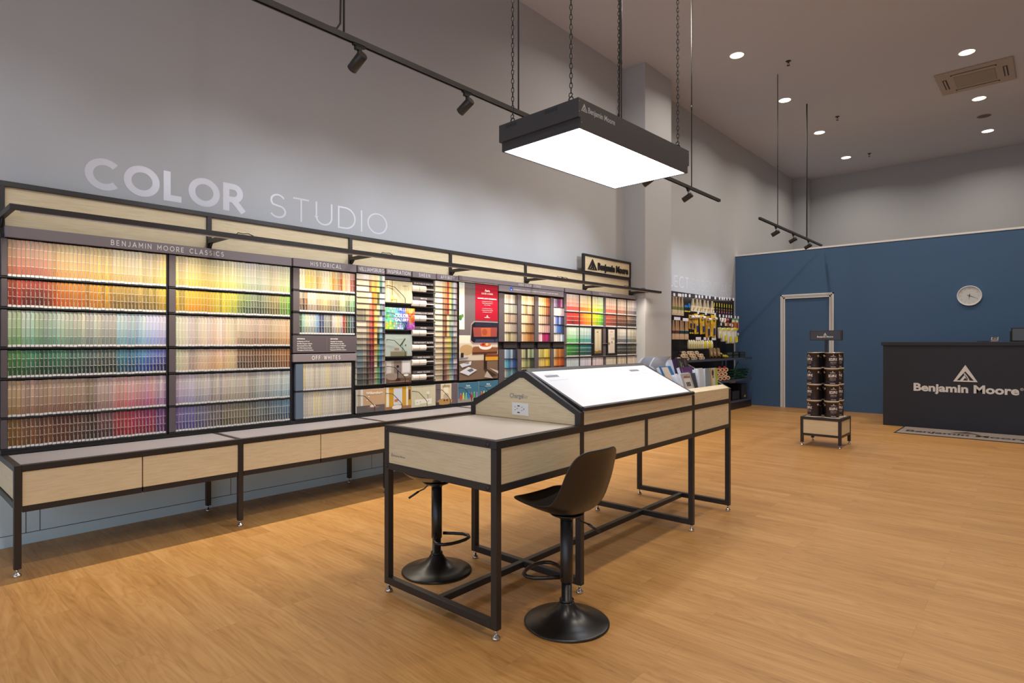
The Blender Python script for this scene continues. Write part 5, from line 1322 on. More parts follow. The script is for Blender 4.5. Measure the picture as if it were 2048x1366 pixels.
for k, (x, y) in enumerate(((-3.01, 9.88), (-3.03, 12.95), (-3.06, 15.98))):
    t_ = empty('sprinkler', (x, y, CEIL), label='small dark ceiling sprinkler head, %s of the row' % ('nearest', 'middle', 'farthest')[k], cat='sprinkler', group='ceiling sprinklers')
    b = MB(); b.smooth = True; b.lathe([(.040, 0), (.038, -.006), (.012, -.010), (.010, -.035)], 20); b.build('escutcheon', M['dark'], t_)
    b = MB(); b.smooth = True; b.tube([(-.012, 0, -.034), (-.014, 0, -.055), (-.004, 0, -.07)], .003, 6); b.tube([(.012, 0, -.034), (.014, 0, -.055), (.004, 0, -.07)], .003, 6); b.lathe([(.024, -.070), (.024, -.073)], 16); b.build('deflector', M['dark'], t_)
t_ = empty('ceiling_speaker', (-.877, 14.85, CEIL), label='flat round brown ceiling speaker between two downlights', cat='speaker')
b = MB(); b.smooth = True; b.lathe([(.115, 0), (.118, -.004), (.108, -.007)], 36, cap=False); b.build('rim', M['acpl'], t_)
b = MB(); b.lathe([(0, -.005), (.108, -.005)], 36, cap=False); b.build('grille', pmat('speaker_grille', (112, 100, 92), .8), t_)
# air conditioner cassette
t = empty('air_conditioner', (-.856, 12.555, CEIL), -.015, label='square beige ceiling air-conditioner cassette with central grille', cat='air conditioner')
MB().box(-.505, .505, -.52, .52, -.028, -.0005).build('panel', M['acpl'], t, bevel=.008)
g = MB().box(-.27, .27, -.27, .27, -.034, -.0285).build('grille', pmat('grille_grey', (150, 142, 136), .7), t)
b = MB()
for k in range(26): b.box(-.26, .26, -.262+k*.0205, -.254+k*.0205, -.036, -.0342)
sub(b, 'grille_slats', M['acpl'], g)
for (x0, x1, y0, y1) in ((-.30, .30, -.405, -.345), (-.30, .30, .345, .405), (-.425, -.365, -.24, .24), (.365, .425, -.24, .24)):
    v_ = MB().box(x0, x1, y0, y1, -.0295, -.0283).build('air_slot', M['acdark'], t)
    if x1-x0 > .3: sub(MB().box(x0+.02, x1-.02, (y0+y1)/2-.012, (y0+y1)/2+.012, -.036, -.0298), 'louvre', M['acpl'], v_)
    else: sub(MB().box((x0+x1)/2-.012, (x0+x1)/2+.012, y0+.02, y1-.02, -.036, -.0298), 'louvre', M['acpl'], v_)

# ------------------------------------------------------------------ wall clock
t_ = empty('wall_clock', (-.97, YP-.001, 2.177), label='round white-rimmed wall clock with black hands on the blue wall', cat='clock')
RX = Matrix.Rotation(PI/2, 4, 'X')
b = MB(); b.smooth = True; b.lathe([(.160, .010), (.160, .028), (.165, .034), (.172, .034), (.176, .026), (.176, 0)], 56, RX, cap=False); b.build('rim', M['white'], t_)
b = MB(); b.lathe([(0, .012), (.162, .012)], 56, RX, cap=False); b.build('dial', pmat('dial_white', (214, 214, 212), .35), t_)
b = MB()
for k in range(12):
    a = PI/2-(k+1)*PI/6; s_ = str(k+1)
    text(b, s_, (.126*math.cos(a), -.0135, .126*math.sin(a)-.009), X1, Z1, .018, align='C', weight=0)
b.build('numerals', pmat('numeral_grey', (120, 126, 132), .6), t_)
b = MB()
def hand(ang, l, w_):
    a = math.radians(90-ang); c, s_ = math.cos(a), math.sin(a)
    b.prism([(-s_*w_-c*.03, -.0145, c*w_-s_*.03), (c*l, -.0145, s_*l), (s_*w_-c*.03, -.0145, -c*w_-s_*.03)], (0, -.0012, 0))
hand(113, .125, .005); hand(187, .072, .006); hand(5, .05, .002)
b.build('hands', M['black'], t_)

# ------------------------------------------------------------------ service counter, things on it, mat
t = empty('service_counter', (-.3, 11.33, 0), label='long black service counter with silver triangle mark and lettering in front of the blue wall', cat='counter')
P_(MB().box(-1.973, 1.6, 11.335, 11.98, 0, 1.309), 'body', M['counter'])
P_(MB().box(-1.996, 1.62, 11.305, 12.02, 1.3095, 1.368), 'counter_top', M['counter'], bevel=.004)
b = MB(); logo_tri(b, (-1.042, 11.3345, .757), X1, Z1, .298, .258, depth=.006); P_(b, 'triangle_mark', M['ink'])
b = MB(); text(b, 'Benjamin Moore', (-1.552, 11.3345, .592), X1, Z1, .122, w=1.285, weight=.036, depth=.006); text(b, '\u00ae', (-.258, 11.3345, .655), X1, Z1, .04, weight=0, depth=.004); P_(b, 'raised_lettering', M['ink'])
t_ = empty('card_terminal', (-.55, 11.50, 1.3685), label='small white card payment terminal with coloured keys on the counter', cat='payment terminal')
MB().prism([(-.042, -.055, 0), (-.042, .06, 0), (-.042, .06, .075), (-.042, .02, .072), (-.042, -.055, .03)], (.084, 0, 0)).build('body', pmat('terminal_shell', (150, 140, 140), .4), t_, bevel=.004)
MB().prism([(-.032, -.052, .033), (-.032, .004, .064), (.032, .004, .064), (.032, -.052, .033)], (0, -.0008, .0014)).build('keypad', M['black'], t_)
for k, c in enumerate(((200, 60, 50), (214, 190, 90), (90, 170, 80))):
    MB().box(-.024+.018*k, -.012+.018*k, -.053, -.0525+.002, .040, .052).build('key', pmat('key_%d' % k, c, .4), t_)
MB().prism([(-.034, .012, .069), (-.034, .052, .0735), (.034, .052, .0735), (.034, .012, .069)], (0, -.001, .004)).build('screen', M['dark'], t_)
tag(MB().box(-.76, -.62, 11.44, 11.54, 1.3685, 1.380).build('tablet', M['black'], bevel=.002), 'flat black tray lying on the counter left of the payment terminal', 'tray')
t_ = empty('monitor', (-.18, 11.55, 1.3685), label='black-framed screen standing at the right end of the counter view', cat='monitor')
MB().box(-.185, .185, -.012, .012, .006, .207).build('frame', M['black'], t_, bevel=.003)
MB().box(-.170, .170, -.0135, -.0125, .018, .194).build('screen', pmat('screen_glass', (60, 52, 42), .12), t_)
MB().box(-.2, .2, .014, .03, 0, .16).box(-.08, .08, -.05, .09, 0, .006).build('stand', M['black'], t_)
t = empty('door_mat', (-.5, 10.87, 0), label='long beige brand mat with dark border lying in front of the counter', cat='mat')
MB().box(-1.18, 1.6, -.44, .43, 0, .006).build('border', M['matink'], t)
MB().box(-1.150, 1.57, -.41, .40, .0062, .010).build('pile', M['mat'], t)
b = MB(); text(b, 'Benjamin Moore', (-1.07, -.185, .0112), X1, Y1, .20, w=1.42, weight=.03); logo_tri(b, (-.54, .04, .0112), X1, Y1, .36, .26)
b.build('lettering', M['matink'], t)

# ------------------------------------------------------------------ paint can display
t = empty('display_stand', (-2.155, 8.63, 0), label='small square black-framed oak stand with sign post carrying stacked paint cans', cat='display stand')
X0, X1_, Y0_, Y1_ = -2.397, -1.913, 8.36, 8.875
b = MB()
for (z0, z1) in ((.345, .380), (.135, .165)):
    b.box(X0+.0352, X1_-.0352, Y0_, Y0_+.035, z0, z1).box(X0+.0352, X1_-.0352, Y1_-.035, Y1_, z0, z1).box(X0, X0+.035, Y0_+.0352, Y1_-.0352, z0, z1).box(X1_-.035, X1_, Y0_+.0352, Y1_-.0352, z0, z1)
P_(b, 'frame', S, bevel=.002)
for x in (X0, X1_-.035):
    for y in (Y0_, Y1_-.035):
        lg = P_(MB().box(x, x+.035, y, y+.035, .042, .380), 'leg', S, bevel=.002)
        fm = MB(); foot(fm, x+.0175, y+.0175, .043); sub(fm, 'levelling_foot', M['chrome'], lg)
P_(MB().box(X0+.0355, X1_-.0355, Y0_+.006, Y0_+.016, .1655, .3445), 'front_panel', M['oak_x'])
P_(MB().box(X1_-.016, X1_-.006, Y0_+.0355, Y1_-.0355, .1655, .3445), 'side_panel', M['oak_y'])
P_(MB().box(X0+.006, X0+.016, Y0_+.0355, Y1_-.0355, .1655, .3445), 'side_panel', M['oak_y'])
P_(MB().box(X0+.0355, X1_-.0355, Y0_+.0355, Y1_-.0355, .352, .378), 'top_panel', M['desk'])
P_(MB().box(-2.165, -2.135, 8.60, 8.63, .3785, 1.384), 'post', S)
sb = P_(MB().box(-2.345, -1.955, 8.592, 8.632, 1.384, 1.517), 'sign_board', S, bevel=.002)
sub(MB().box(-2.332, -1.975, 8.5905, 8.5918, 1.394, 1.507), 'sign_face', pmat('sign_slate', (66, 70, 84), .4), sb)
b = MB(); logo_tri(b, (-2.178, 8.5900, 1.448), X1, Z1, .044, .037); text(b, 'Benjamin Moore', (-2.254, 8.5900, 1.424), X1, Z1, .020, w=.195, weight=.04); sub(b, 'sign_lettering', M['ink'], sb)

def make_can():
    t_ = empty('paint_can', (0, 0, 0))
    b = MB(); b.smooth = True; b.lathe([(.0835, .012), (.0835, .203), (.0845, .205)], 40, cap=False); b.build('body', M['canblack'], t_)
    b = MB(); b.smooth = True; b.lathe([(.080, 0), (.0885, .001), (.0885, .011), (.0838, .013)], 40); b.build('base_ring', M['canring'], t_)
    b = MB(); b.smooth = True; b.lathe([(.0846, .204), (.086, .208), (.084, .2115), (.078, .2115), (.076, .207), (0, .207)], 40, cap=False); b.build('lid', M['canrim'], t_)
    b = MB()
    def W_(a, z, k=.0008): r = .0835+k; return (r*math.sin(a), -r*math.cos(a), z)
    def wrap(a0, a1, z0, z1, col, k=.0008):
        b.col = col; n = max(2, int(abs(a1-a0)/.12))
        for q in range(n):
            u0 = a0+(a1-a0)*q/n; u1 = a0+(a1-a0)*(q+1)/n
            b.quad(W_(u0, z0, k), W_(u1, z0, k), W_(u1, z1, k), W_(u0, z1, k))
    wrap(-1.25, 1.25, .044, .0475, (84, 48, 110))
    wrap(-.70, .70, .100, .150, (92, 46, 120)); wrap(-.67, .67, .1035, .1465, (24, 22, 26), .0011)
    def ctext(s_, a, z, h_, w_, wt=.04, col=(240, 236, 226)):
        b.col = col
        vs, fs, wd = bfont(s_, wt)
        sx = w_/wd
        P = []
        for p in vs:
            aa = a+(p[0]*sx-w_/2)/.085
            P.append(W_(aa, z+p[1]*h_, .0016))
        b.add(P, [tuple(f) for f in fs])
    ctext('SCUFF-X', 0, .109, .033, .100, .05)
    ctext('Benjamin Moore', 0, .160, .0085, .062); logo_tri(b, (-.011, -.0855, .172), (1, 0, 0), (0, 0, 1), .022, .018)
    ctext('DURABLE COATING', 0, .084, .008, .074, .02); ctext('scrubbable, washable', 0, .068, .007, .070, 0)
    ctext('EXTRA', 0, .052, .005, .022, .02, (150, 96, 180)); ctext('SATIN FINISH', 0, .024, .009, .060, .03); 
    b.build('label', M['attr'], t_)
    for sgn in (1, -1):
        a = 1.45*sgn
        Mx = Matrix.Rotation(a, 4, 'Z') @ Matrix.Translation((0, -.0835, .165)) @ RX
        b = MB(); b.smooth = True; b.lathe([(.014, 0), (.014, .003), (.009, .006), (0, .007)], 18, Mx, cap=False); b.build('bail_ear', M['canrim'], t_)
    b = MB(); b.smooth = True
    pts = []
    for k in range(17):
        u = -1.45+2.9*k/16
        drop = .075*math.cos(u*PI/2.9)
        r = .0895
        pts.append((r*math.sin(u), -r*math.cos(u), .160-drop))
    # the wire hangs down the back of the can
    pts = [(-p[0], -p[1], p[2]) for p in pts]
    b.tube(pts, .0016, 6); b.build('wire_handle', M['chrome'], t_)
    return t_
M['canblack'] = pmat('can_label_black', (27, 25, 31), .3, spec=.6)
M['canring'] = pmat('can_base_cream', (232, 218, 196), .4)
M['canrim'] = pmat('can_tin', (186, 170, 146), .3, metal=.6)
proto = make_can(); first = True
stk = [(-2.252, 8.462, -32, 'front left'), (-2.046, 8.462, 22, 'front right'), (-2.046, 8.70, 30, 'back right'), (-2.252, 8.70, -25, 'back left')]
lev = ['bottom', 'second lowest', 'second highest', 'top']
for (x, y, rz, nm_) in stk:
    for k in range(4):
        o = proto if first else copy_tree(proto); first = False
        o.location = (x, y, .3785+k*.2118)
        dr = random.Random(int(x*1000)+k).uniform(-9, 9)
        o.rotation_euler = (0, 0, math.radians(rz+dr))
        tag(o, 'black paint can with purple label, %s of the %s stack' % (lev[k], nm_), 'paint can', 'stacked black paint cans')

# ------------------------------------------------------------------ gondola with painting tools
t = empty('tool_gondola', (-4.87, 9.3, 0), label='dark steel pegboard gondola with three shelves of painting tools by the blue wall', cat='shelving')
G = pmat('gondola_black', (38, 33, 34), .5); GT = pmat('gondola_price_rail', (62, 64, 80), .4)
P_(MB().box(-5.075, -5.04, 9.30, 12.84, .16, 2.30), 'pegboard', G)
P_(MB().box(-5.04, -4.665, 9.30, 12.84, 0, .148), 'base', G)
for (z, x1) in ((.150, -4.65), (.580, -4.65), (1.015, -4.65)):
    sh = P_(MB().box(-5.0395, x1-.012, 9.30, 12.84, z, z+.022), 'shelf', G)
    sub(MB().prism([(x1-.0115, 9.30, z-.008), (x1+.004, 9.30, z-.008), (x1-.004, 9.30, z+.034), (x1-.0115, 9.30, z+.034)], (0, 3.54, 0)), 'price_rail', GT, sh)
for y in (9.30, 12.28): P_(MB().box(-5.0395, -5.0, y, y+.03, .173, 1.014), 'upright', G)
for y in (12.05, 12.22): P_(MB().box(-4.99, -4.96, y, y+.028, .61, 1.012), 'chrome_post', M['chrome'])
TG = pmat('price_tag_white', (226, 222, 230), .5)
hooks = [(y, 2.205+.004*i, w_) for i, (y, w_) in enumerate(((9.66, .07), (9.87, .14), (10.0, .06), (10.11, .07), (10.27, .07), (10.54, .07), (10.68, .07), (10.81, .07), (10.99, .07), (11.15, .07), (11.41, .07), (11.62, .07), (11.75, .07), (11.85, .07), (11.99, .07), (12.14, .07), (12.33, .07)))]
hooks += [(10.63, 1.925, .07), (10.97, 1.92, .07), (11.40, 1.92, .07), (11.63, 1.90, .07), (11.81, 1.90, .07), (11.96, 1.90, .07), (12.10, 1.90, .07), (12.22, 1.90, .07), (12.43, 1.895, .07), (12.59, 1.895, .07), (9.77, 1.785, .24), (10.10, 1.775, .22), (10.32, 1.735, .07), (11.70, 1.73, .07), (11.94, 1.73, .07), (12.16, 1.73, .07), (12.28, 1.72, .07), (12.43, 1.55, .07), (12.59, 1.54, .07), (10.64, 1.435, .22), (10.93, 1.435, .12), (11.08, 1.435, .07), (11.34, 1.435, .20)]
for (y, z, w_) in hooks:
    b = MB(); b.cyl((-5.04, y, z-.035), (-4.852, y, z-.035), .003, 6); b.cyl((-5.04, y, z+.01), (-4.852, y, z+.01), .0022, 6)
    hk = P_(b, 'hook', M['chrome'])
    sub(MB().box(-4.852, -4.849, y-w_/2, y+w_/2, z-.027, z+.027), 'price_tag', TG, hk)
def item(name, label, cat, grp, mb, rot=None, mat=None):
    o = mb.build(name, mat or M['gloss']); tag(o, label, cat, grp); return o
def brush(y, w, z0, z1, x, c_top, c_band, c_low):
    b = MB(); zm = z0+(z1-z0)*.46; zl = z0+(z1-z0)*.30
    b.col = c_low; b.prism([(x, y-w/2, z0), (x, y+w/2, z0), (x, y+w*.46, zl), (x, y-w*.46, zl)], (-.018, 0, 0))
    b.col = c_band; b.prism([(x+.001, y-w*.47, zl), (x+.001, y+w*.47, zl), (x+.001, y+w*.45, zm), (x+.001, y-w*.45, zm)], (-.02, 0, 0))
    b.col = c_top; b.prism([(x, y-w*.42, zm), (x, y+w*.42, zm), (x, y+w*.20, z1-.03), (x, y+w*.24, z1), (x, y-w*.24, z1), (x, y-w*.20, z1-.03)], (-.014, 0, 0))
    b.col = tuple(v*.6 for v in c_top); b.prism([(x+.0006, y-w*.40, zm+.004), (x+.0006, y-w*.30, zm+.004), (x+.0006, y-w*.16, z1-.01), (x+.0006, y-w*.2, z1-.01)], (-.001, 0, 0))
    b.col = (60, 70, 120); b.box(x+.0005, x+.001, y-w*.12, y+w*.12, z0+.02, z0+.03)
    return b
for k, y in enumerate((9.66, 9.76, 9.88, 10.00)):
    item('paint_brush', 'tan wooden paint brush with olive green band, %s of four beside the pillar' % ordn(k+1), 'paint brush', 'green-banded brushes', brush(y, .105, 1.845, 2.175, -4.86, (186, 156, 120), (110, 120, 62), (206, 184, 150)))
for k, y in enumerate((9.66, 9.74, 9.83, 9.92, 10.02, 10.12, 10.20)):
    item('paint_brush', 'tan paint brush with %s band in the lower row, %s from the pillar' % ('brown' if k < 3 else 'dark teal', ordn(k+1)), 'paint brush', 'dark-banded brushes', brush(y, .09, 1.415, 1.755, -4.86+.012*(k % 2), (190, 150, 112), (86, 56, 48) if k < 3 else (36, 54, 60), (206, 172, 136)))
for k, y in enumerate((10.44, 10.59, 10.75, 10.92, 11.09, 11.27)):
    b = brush(y, .165, 1.94-.003*k, 2.175, -4.86+.01*(k % 2), (184, 168, 136), (214, 200, 170), (222, 212, 186))
    b.col = (214, 160, 50); b.add([(-4.846+.01*(k % 2), y+.028*math.cos(2*PI*q/12)+.01, 2.00+.022*math.sin(2*PI*q/12)) for q in range(12)], [tuple(range(12))])
    item('paint_brush', 'wide cream-sleeved paint brush with orange spot, %s of six on the top hooks' % ordn(k+1), 'paint brush', 'cream-sleeved brushes', b)
for k in range(8):
    y = 11.38+.124*k; b = MB(); x = -4.86
    b.col = (26, 24, 26); b.box(x-.02, x, y-.032, y+.032, 2.04, 2.165)
    b.col = (228, 206, 40); b.box(x-.001, x+.003, y-.014, y+.014, 2.075, 2.15); b.box(x-.001, x+.003, y-.02, y+.02, 2.030, 2.040)
    b.col = (40, 34, 36); b.prism([(x, y-.034, 1.93), (x, y+.034, 1.93), (x, y+.022, 2.03), (x, y-.022, 2.03)], (-.006, 0, 0))
    b.col = (176, 60, 56) if 2 <= k <= 6 else (70, 60, 64); b.box(x+.0002, x+.001, y-.014, y+.014, 1.95, 2.02)
    b.col = (230, 226, 220); b.box(x+.0012, x+.0016, y-.008, y+.008, 1.965, 1.985)
    item('scraper', 'black and yellow scraper on the top hooks, %s of eight toward the blue wall' % ordn(k+1), 'scraper', 'black and yellow scrapers', b)
def rollerpack(y, w, z0, z1, x, tilt, deep):
    b = MB(); R = Matrix.Translation((x, y, z1)) @ Matrix.Rotation(math.radians(tilt), 4, 'X'); H = z1-z0
    b.col = (222, 178, 40) if not deep else (196, 146, 30)
    b.box(-.006, 0, -w*.42, w*.42, -H, 0, R)
    b.col = (160, 110, 20); b.box(.0002, .0006, -w*.30, -w*.20, -H*.8, -H*.55, R)
    b.col = (44, 56, 110); b.box(.0, .022, w*.02, w*.20, -H*.92, -H*.60, R)
    b.col = (214, 210, 206); b.box(.003, .012, w*.05, w*.16, -H*.60, -H*.50, R)
    s_ = len(b.v); b.col = (228, 224, 218); b.smooth = True
    b.lathe([(.026, -.055), (.028, -.05), (.028, .05), (.026, .055)], 16, R @ Matrix.Translation((.028, .02, -H*.16)) @ Matrix.Rotation(PI/2, 4, 'X'))
    b.smooth = False; b.col = (36, 40, 84)
    b.lathe([(.012, 0), (.012, .002)], 12, R @ Matrix.Translation((.028, -.036, -H*.16)) @ Matrix.Rotation(PI/2, 4, 'X'))
    b.col = (206, 50, 40); b.box(.0004, .001, -w*.34, -w*.24, -H*.5, -H*.44, R)
    return b
for k, (y, w, z0, z1, tl, dp) in enumerate(((10.28, .13, 1.61, 1.87, 0, 1), (10.40, .13, 1.60, 1.88, 0, 1), (10.53, .20, 1.52, 1.90, 3, 0), (10.76, .24, 1.52, 1.89, 5, 0), (11.04, .24, 1.46, 1.87, 2, 1), (11.30, .30, 1.47, 1.90, -4, 0))):
    item('mini_roller', 'yellow carded mini paint roller, %s from the left in the middle of the pegboard' % ordn(k+1), 'paint roller', 'yellow carded mini rollers', rollerpack(y, w, z0, z1, -4.845+.01*(k % 2), tl, dp))
for k, y in enumerate((10.10, 10.17, 10.26)):
    b = MB(); b.col = (40, 40, 46); b.box(-4.87, -4.86, y-.03, y+.03, 1.93, 2.06)
    b.col = (40, 120, 190); b.box(-4.859, -4.852, y-.03, y+.03, 2.0, 2.08 if k > 1 else 2.04); b.col = (228, 206, 40); b.box(-4.859, -4.85, y-.03, y+.03, 1.92, 1.94)
    item('putty_knife', 'blue and black putty knife on a short hook, %s of three beside the green-banded brushes' % ordn(k+1), 'putty knife', 'blue putty knives', b)
for k, y in enumerate((10.31, 10.40)):
    b = MB(); b.col = (36, 44, 60); b.box(-4.87, -4.855, y-.025, y+.025, 1.55, 1.70); b.col = (60, 120, 180); b.box(-4.8545, -4.853, y-.015, y+.015, 1.60, 1.64); b.col = (228, 206, 40); b.box(-4.856, -4.85, y-.03, y+.03, 1.525, 1.545)
    item('putty_knife', 'dark putty knife with yellow tip below the small tags, %s of two' % ('left', 'right')[k], 'putty knife', 'dark putty knives', b)
for k, y in enumerate((11.72, 11.86)):
    b = MB(); b.smooth = True; b.col = (216, 208, 196); b.tube([(-4.86, y-.05, 1.86), (-4.855, y-.05, 1.80), (-4.85, y, 1.765), (-4.855, y+.05, 1.80), (-4.86, y+.05, 1.86)], .017, 10)
    item('roll_of_tape', 'white looped cover hanging under the scrapers, %s of two' % ('left', 'right')[k], 'roller cover', 'white looped covers', b)
for k, y in enumerate((11.98, 12.06)):
    b = MB(); b.smooth = True; b.col = (176, 70, 96); b.tube([(-4.86, y-.03, 1.85), (-4.85, y, 1.80), (-4.86, y+.03, 1.85)], .014, 8)
    item('sponge_ring', 'small pink looped cover beside the white ones, %s of two' % ('left', 'right')[k], 'roller cover', 'pink looped covers', b)
for k, y in enumerate((12.33, 12.53)):
    b = MB(); x = -4.85
    b.col = (110, 170, 90); b.box(x-.004, x, y-.07, y+.07, 1.83, 1.865); b.col = (226, 226, 220); b.box(x-.004, x, y-.07, y+.07, 1.79, 1.83)
    b.col = (206, 120, 40); b.prism([(x, y-.075, 1.79), (x, y-.085, 1.66), (x, y-.04, 1.61), (x, y+.05, 1.62), (x, y+.085, 1.68), (x, y+.075, 1.79)], (-.02, 0, 0))
    b.col = (44, 40, 44); b.box(x, x+.006, y-.015, y+.015, 1.65, 1.77)
    if k: b.col = (206, 110, 150); b.box(x-.01, x+.004, y+.06, y+.085, 1.64, 1.78)
    item('work_gloves', 'orange packaged tool with green card at the end of the pegboard, %s of two' % ('left', 'right')[k], 'tool', 'orange packaged tools', b)
for k, y in enumerate((11.99, 12.13)):
    b = MB(); b.col = (200, 120, 44); b.box(-4.90, -4.885, y-.04, y+.04, 1.70, 1.78); item('work_gloves', 'small orange pack hanging low behind the white tags, %s of two' % ('left', 'right')[k], 'tool', 'small orange packs', b)
for k, (y, w, z0, z1) in enumerate(((11.60, .12, 1.44, 1.66), (11.78, .20, 1.38, 1.655), (12.02, .18, 1.34, 1.66), (12.26, .28, 1.345, 1.66))):
    b = MB(); x = -4.85
    R = Matrix.Translation((x, y, z1)) @ Matrix.Rotation(math.radians(5), 4, 'X'); H = z1-z0
    b.smooth = True; b.col = (222, 218, 206)
    for q in range(2): b.lathe([(w*.20, 0), (w*.24, .02), (w*.24, H-.02), (w*.20, H)], 14, R @ Matrix.Translation((0, (-.22+.44*q)*w, -H)))
    b.smooth = False; b.col = (226, 214, 40); b.box(-.002+w*.24, w*.24+.002, -w*.44, w*.44, -.05, -.005, R); b.box(-.002+w*.24, w*.24+.002, -w*.05, w*.42, -H*.95, -H*.55, R)
    item('roller_sleeve', 'bagged white roller sleeve with yellow label, %s of four right of the yellow rollers' % ordn(k+1), 'roller sleeve', 'bagged roller sleeves', b)
for k in range(11):
    y = 10.28+.098*k; b = MB(); b.smooth = True; b.col = (214, 206, 170) if k < 6 else ((226, 206, 60) if k % 2 else (226, 222, 206))
    b.lathe([(.024, 0), (.034, .02), (.034, .13), (.02, .16), (.006, .175)], 12, Matrix.Translation((-4.87, y, 1.235)))
    b.smooth = False; b.col = (190, 170, 70) if k < 6 else (214, 190, 50); b.box(-4.8365, -4.834, y-.016, y+.016, 1.27, 1.33)
    item('mini_roller_refill', 'small pale bagged roller refill above the top shelf, %s from the left' % ordn(k+1), 'roller refill', 'small bagged refills', b)
# top shelf: pile of cream rollers, bronze tubes, yellow tube, trays
ZS = 1.0375
def tubeitem(name, label, cat, grp, p, q, r, c, band=None, rim=None, inner=True):
    b = MB(); b.smooth = True; p = Vector(p); q = Vector(q); d_ = q-p; L_ = d_.length
    Mx = Matrix.Translation(p) @ d_.to_track_quat('Z', 'Y').to_matrix().to_4x4()
    b.col = c; b.lathe([(r*.55, 0.004), (r*.6, 0), (r, 0), (r, L_), (r*.6, L_), (r*.55, L_-.004)], 18, Mx, cap=False)
    b.smooth = False; b.col = tuple(v*.35 for v in c) if rim is None else rim
    b.lathe([(0, .004), (r*.56, .004)], 16, Mx, cap=False); b.lathe([(0, L_-.004), (r*.56, L_-.004)], 16, Mx, cap=False)
    if band: b.smooth = True; b.col = band; b.lathe([(r+.0008, L_*.42), (r+.0008, L_*.78)], 18, Mx, cap=False)
    return item(name, label, cat, grp, b)
rr = .030; k = 0
for lv, (n, y0) in enumerate(((7, 9.62), (6, 9.72), (4, 9.80))):
    for j in range(n):
        y = y0+.16*j; z = ZS+rr+lv*rr*1.75+.001
        x = -4.75+.02*((j+lv) % 2)
        tubeitem('paint_roller_cover', 'cream roller cover with dark red label, %s from left in %s layer of pile' % (ordn(j+1), ('bottom', 'middle', 'top')[lv]), 'roller cover', 'cream roller covers on the top shelf', (x+.055, y-.075, z), (x-.075, y+.072, z), rr, (222, 206, 178), band=(110, 40, 36), rim=(176, 150, 110))
for k, y in enumerate((10.90, 11.06, 11.24)):
    tubeitem('dust_sheet_roll', 'shiny bronze tube leaning on the top shelf, %s of three' % ordn(k+1), 'tube', 'bronze tubes', (-4.70, y-.02, ZS+.036), (-4.80, y+.17, 1.225), .038, (120, 92, 56), rim=(44, 70, 50))
for k, y in enumerate((11.42, 11.52)):
    tubeitem('masking_roll', 'yellow and black tube lying right of the bronze tubes, %s of two' % ('left', 'right')[k], 'tube', 'yellow tubes', (-4.70, y+.12, ZS+.032), (-4.80, y-.04, ZS+.10), .028, (206, 190, 50), band=(40, 40, 36), rim=(190, 180, 150))
for k, y in enumerate((11.62, 11.95, 12.30)):
    b = MB(); b.col = (34, 38, 36)
    for lv in range(2):
        z = ZS+.001+lv*.066
        b.box(-4.98, -4.70, y, y+.28, z, z+.006); b.box(-4.706, -4.70, y, y+.28, z+.006, z+.06); b.box(-4.98, -4.974, y, y+.28, z+.006, z+.06); b.box(-4.974, -4.706, y, y+.006, z+.006, z+.06); b.box(-4.974, -4.706, y+.274, y+.28, z+.006, z+.06)
        b.col = (62, 74, 66); b.box(-4.6995, -4.698, y+.03, y+.25, z+.015, z+.045); b.col = (34, 38, 36)
    item('paint_tray', 'pair of dark green paint trays on the top shelf, %s of three' % ordn(k+1), 'paint tray', 'dark paint trays', b)
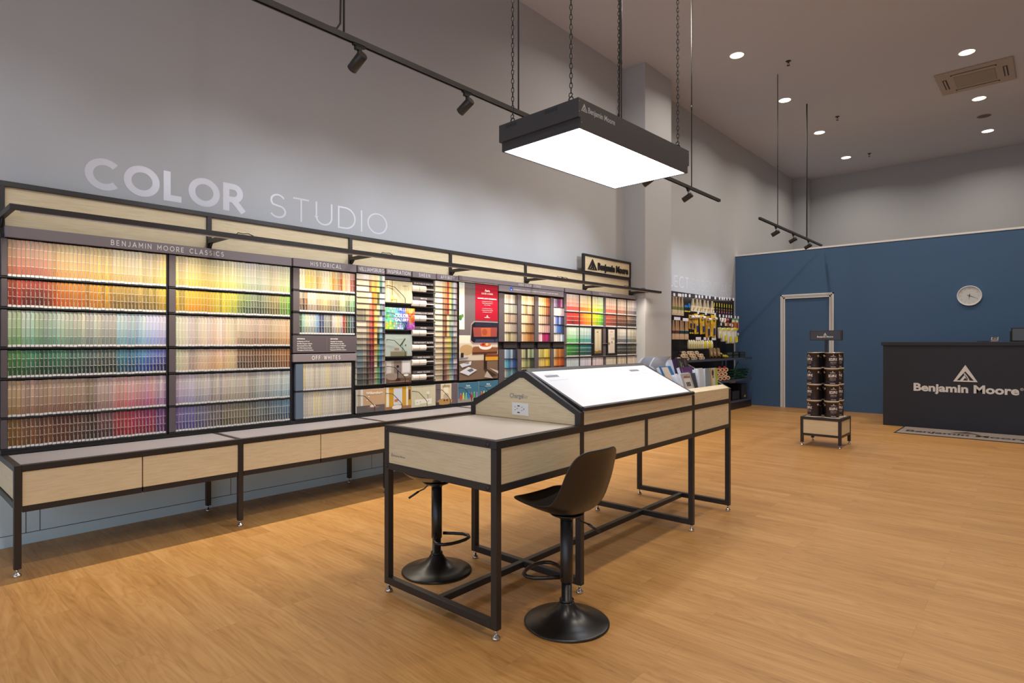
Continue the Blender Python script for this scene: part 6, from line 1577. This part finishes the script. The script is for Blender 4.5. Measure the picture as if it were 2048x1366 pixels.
# second shelf
ZS2 = .6025
n_ = 0
for lv in range(3):
    for j in range(4 if lv else 5):
        y = 10.95+.19*j+.05*lv; z = ZS2+.046+lv*.084
        tubeitem('foam_roller', 'cream foam roller with red core, %s from left in layer %s of the middle shelf' % (ordn(j+1), ordn(lv+1)), 'foam roller', 'foam rollers with red cores', (-4.70, y-.03, z), (-4.86, y+.16, z), .040, (224, 206, 172), rim=(176, 40, 40))
for k, y in enumerate((11.3, 11.55)):
    b = MB(); b.smooth = True; b.col = (200, 44, 40); b.cyl((-4.72, y, .868), (-4.80, y+.14, .868), .024, 14)
    item('foam_roller', 'red roller core lying on top of the cream foam rollers, %s of two' % ('left', 'right')[k], 'foam roller', 'red roller cores', b)
rng = random.Random(4)
for k in range(16):
    y = 11.92+.055*k; b = MB(); b.smooth = True
    z = ZS2+.024+.055*(k % 4); a = rng.uniform(-.5, .5)
    b.col = (22, 66, 44) if k % 3 else (34, 96, 62)
    L_ = .17; c = Vector((-4.76, y, z)); dv = Vector((math.cos(a)*.7, .7, rng.uniform(-.05, .05))).normalized()
    b.tube([c-dv*L_/2, c, c+dv*L_/2], .008, 6)
    for q in range(9):
        pc = c+dv*(L_*(q/8-.5)*.9); b.lathe([(.020, -.004), (.020, .004)], 7, Matrix.Translation(pc) @ dv.to_track_quat('Z', 'Y').to_matrix().to_4x4())
    item('bottle_brush', 'dark green bristle brush in the heap on the middle shelf, %s along' % ordn(k+1), 'brush', 'green bristle brushes', b)
b = MB(); b.smooth = True; b.col = (30, 90, 56); b.tube([(-4.85, 12.36, .70), (-4.83, 12.38, .86), (-4.80, 12.46, .95)], .008, 6); item('bottle_brush', 'single green brush standing upright behind the green heap', 'brush', 'green bristle brushes', b)
# lowest shelf
for k, (y, h_, w_) in enumerate(((11.93, .19, .40), (12.42, .32, .30), (11.45, .20, .40))):
    b = MB(); b.col = (34, 30, 30)
    b.box(-4.98, -4.72, y, y+w_, .1735, .1735+h_); b.col = (50, 44, 44); b.box(-4.719, -4.7185, y+.02, y+w_-.02, .19, .16+h_)
    if k == 1: b.col = (206, 160, 60); b.box(-4.7182, -4.7178, y+.16, y+.24, .20, .25)
    item('carton', ('low black carton on the bottom shelf beside the tall one', 'tall black carton with a small gold label at the end of the bottom shelf', 'black carton on the bottom shelf nearest the table')[k], 'box', 'black cartons on the bottom shelf', b)
b = MB(); b.col = (176, 166, 160); b.box(-4.86, -4.74, 11.95, 12.10, .53, .575); item('price_card_pack', 'small pale pack clipped under the middle shelf', 'pack', None, b)
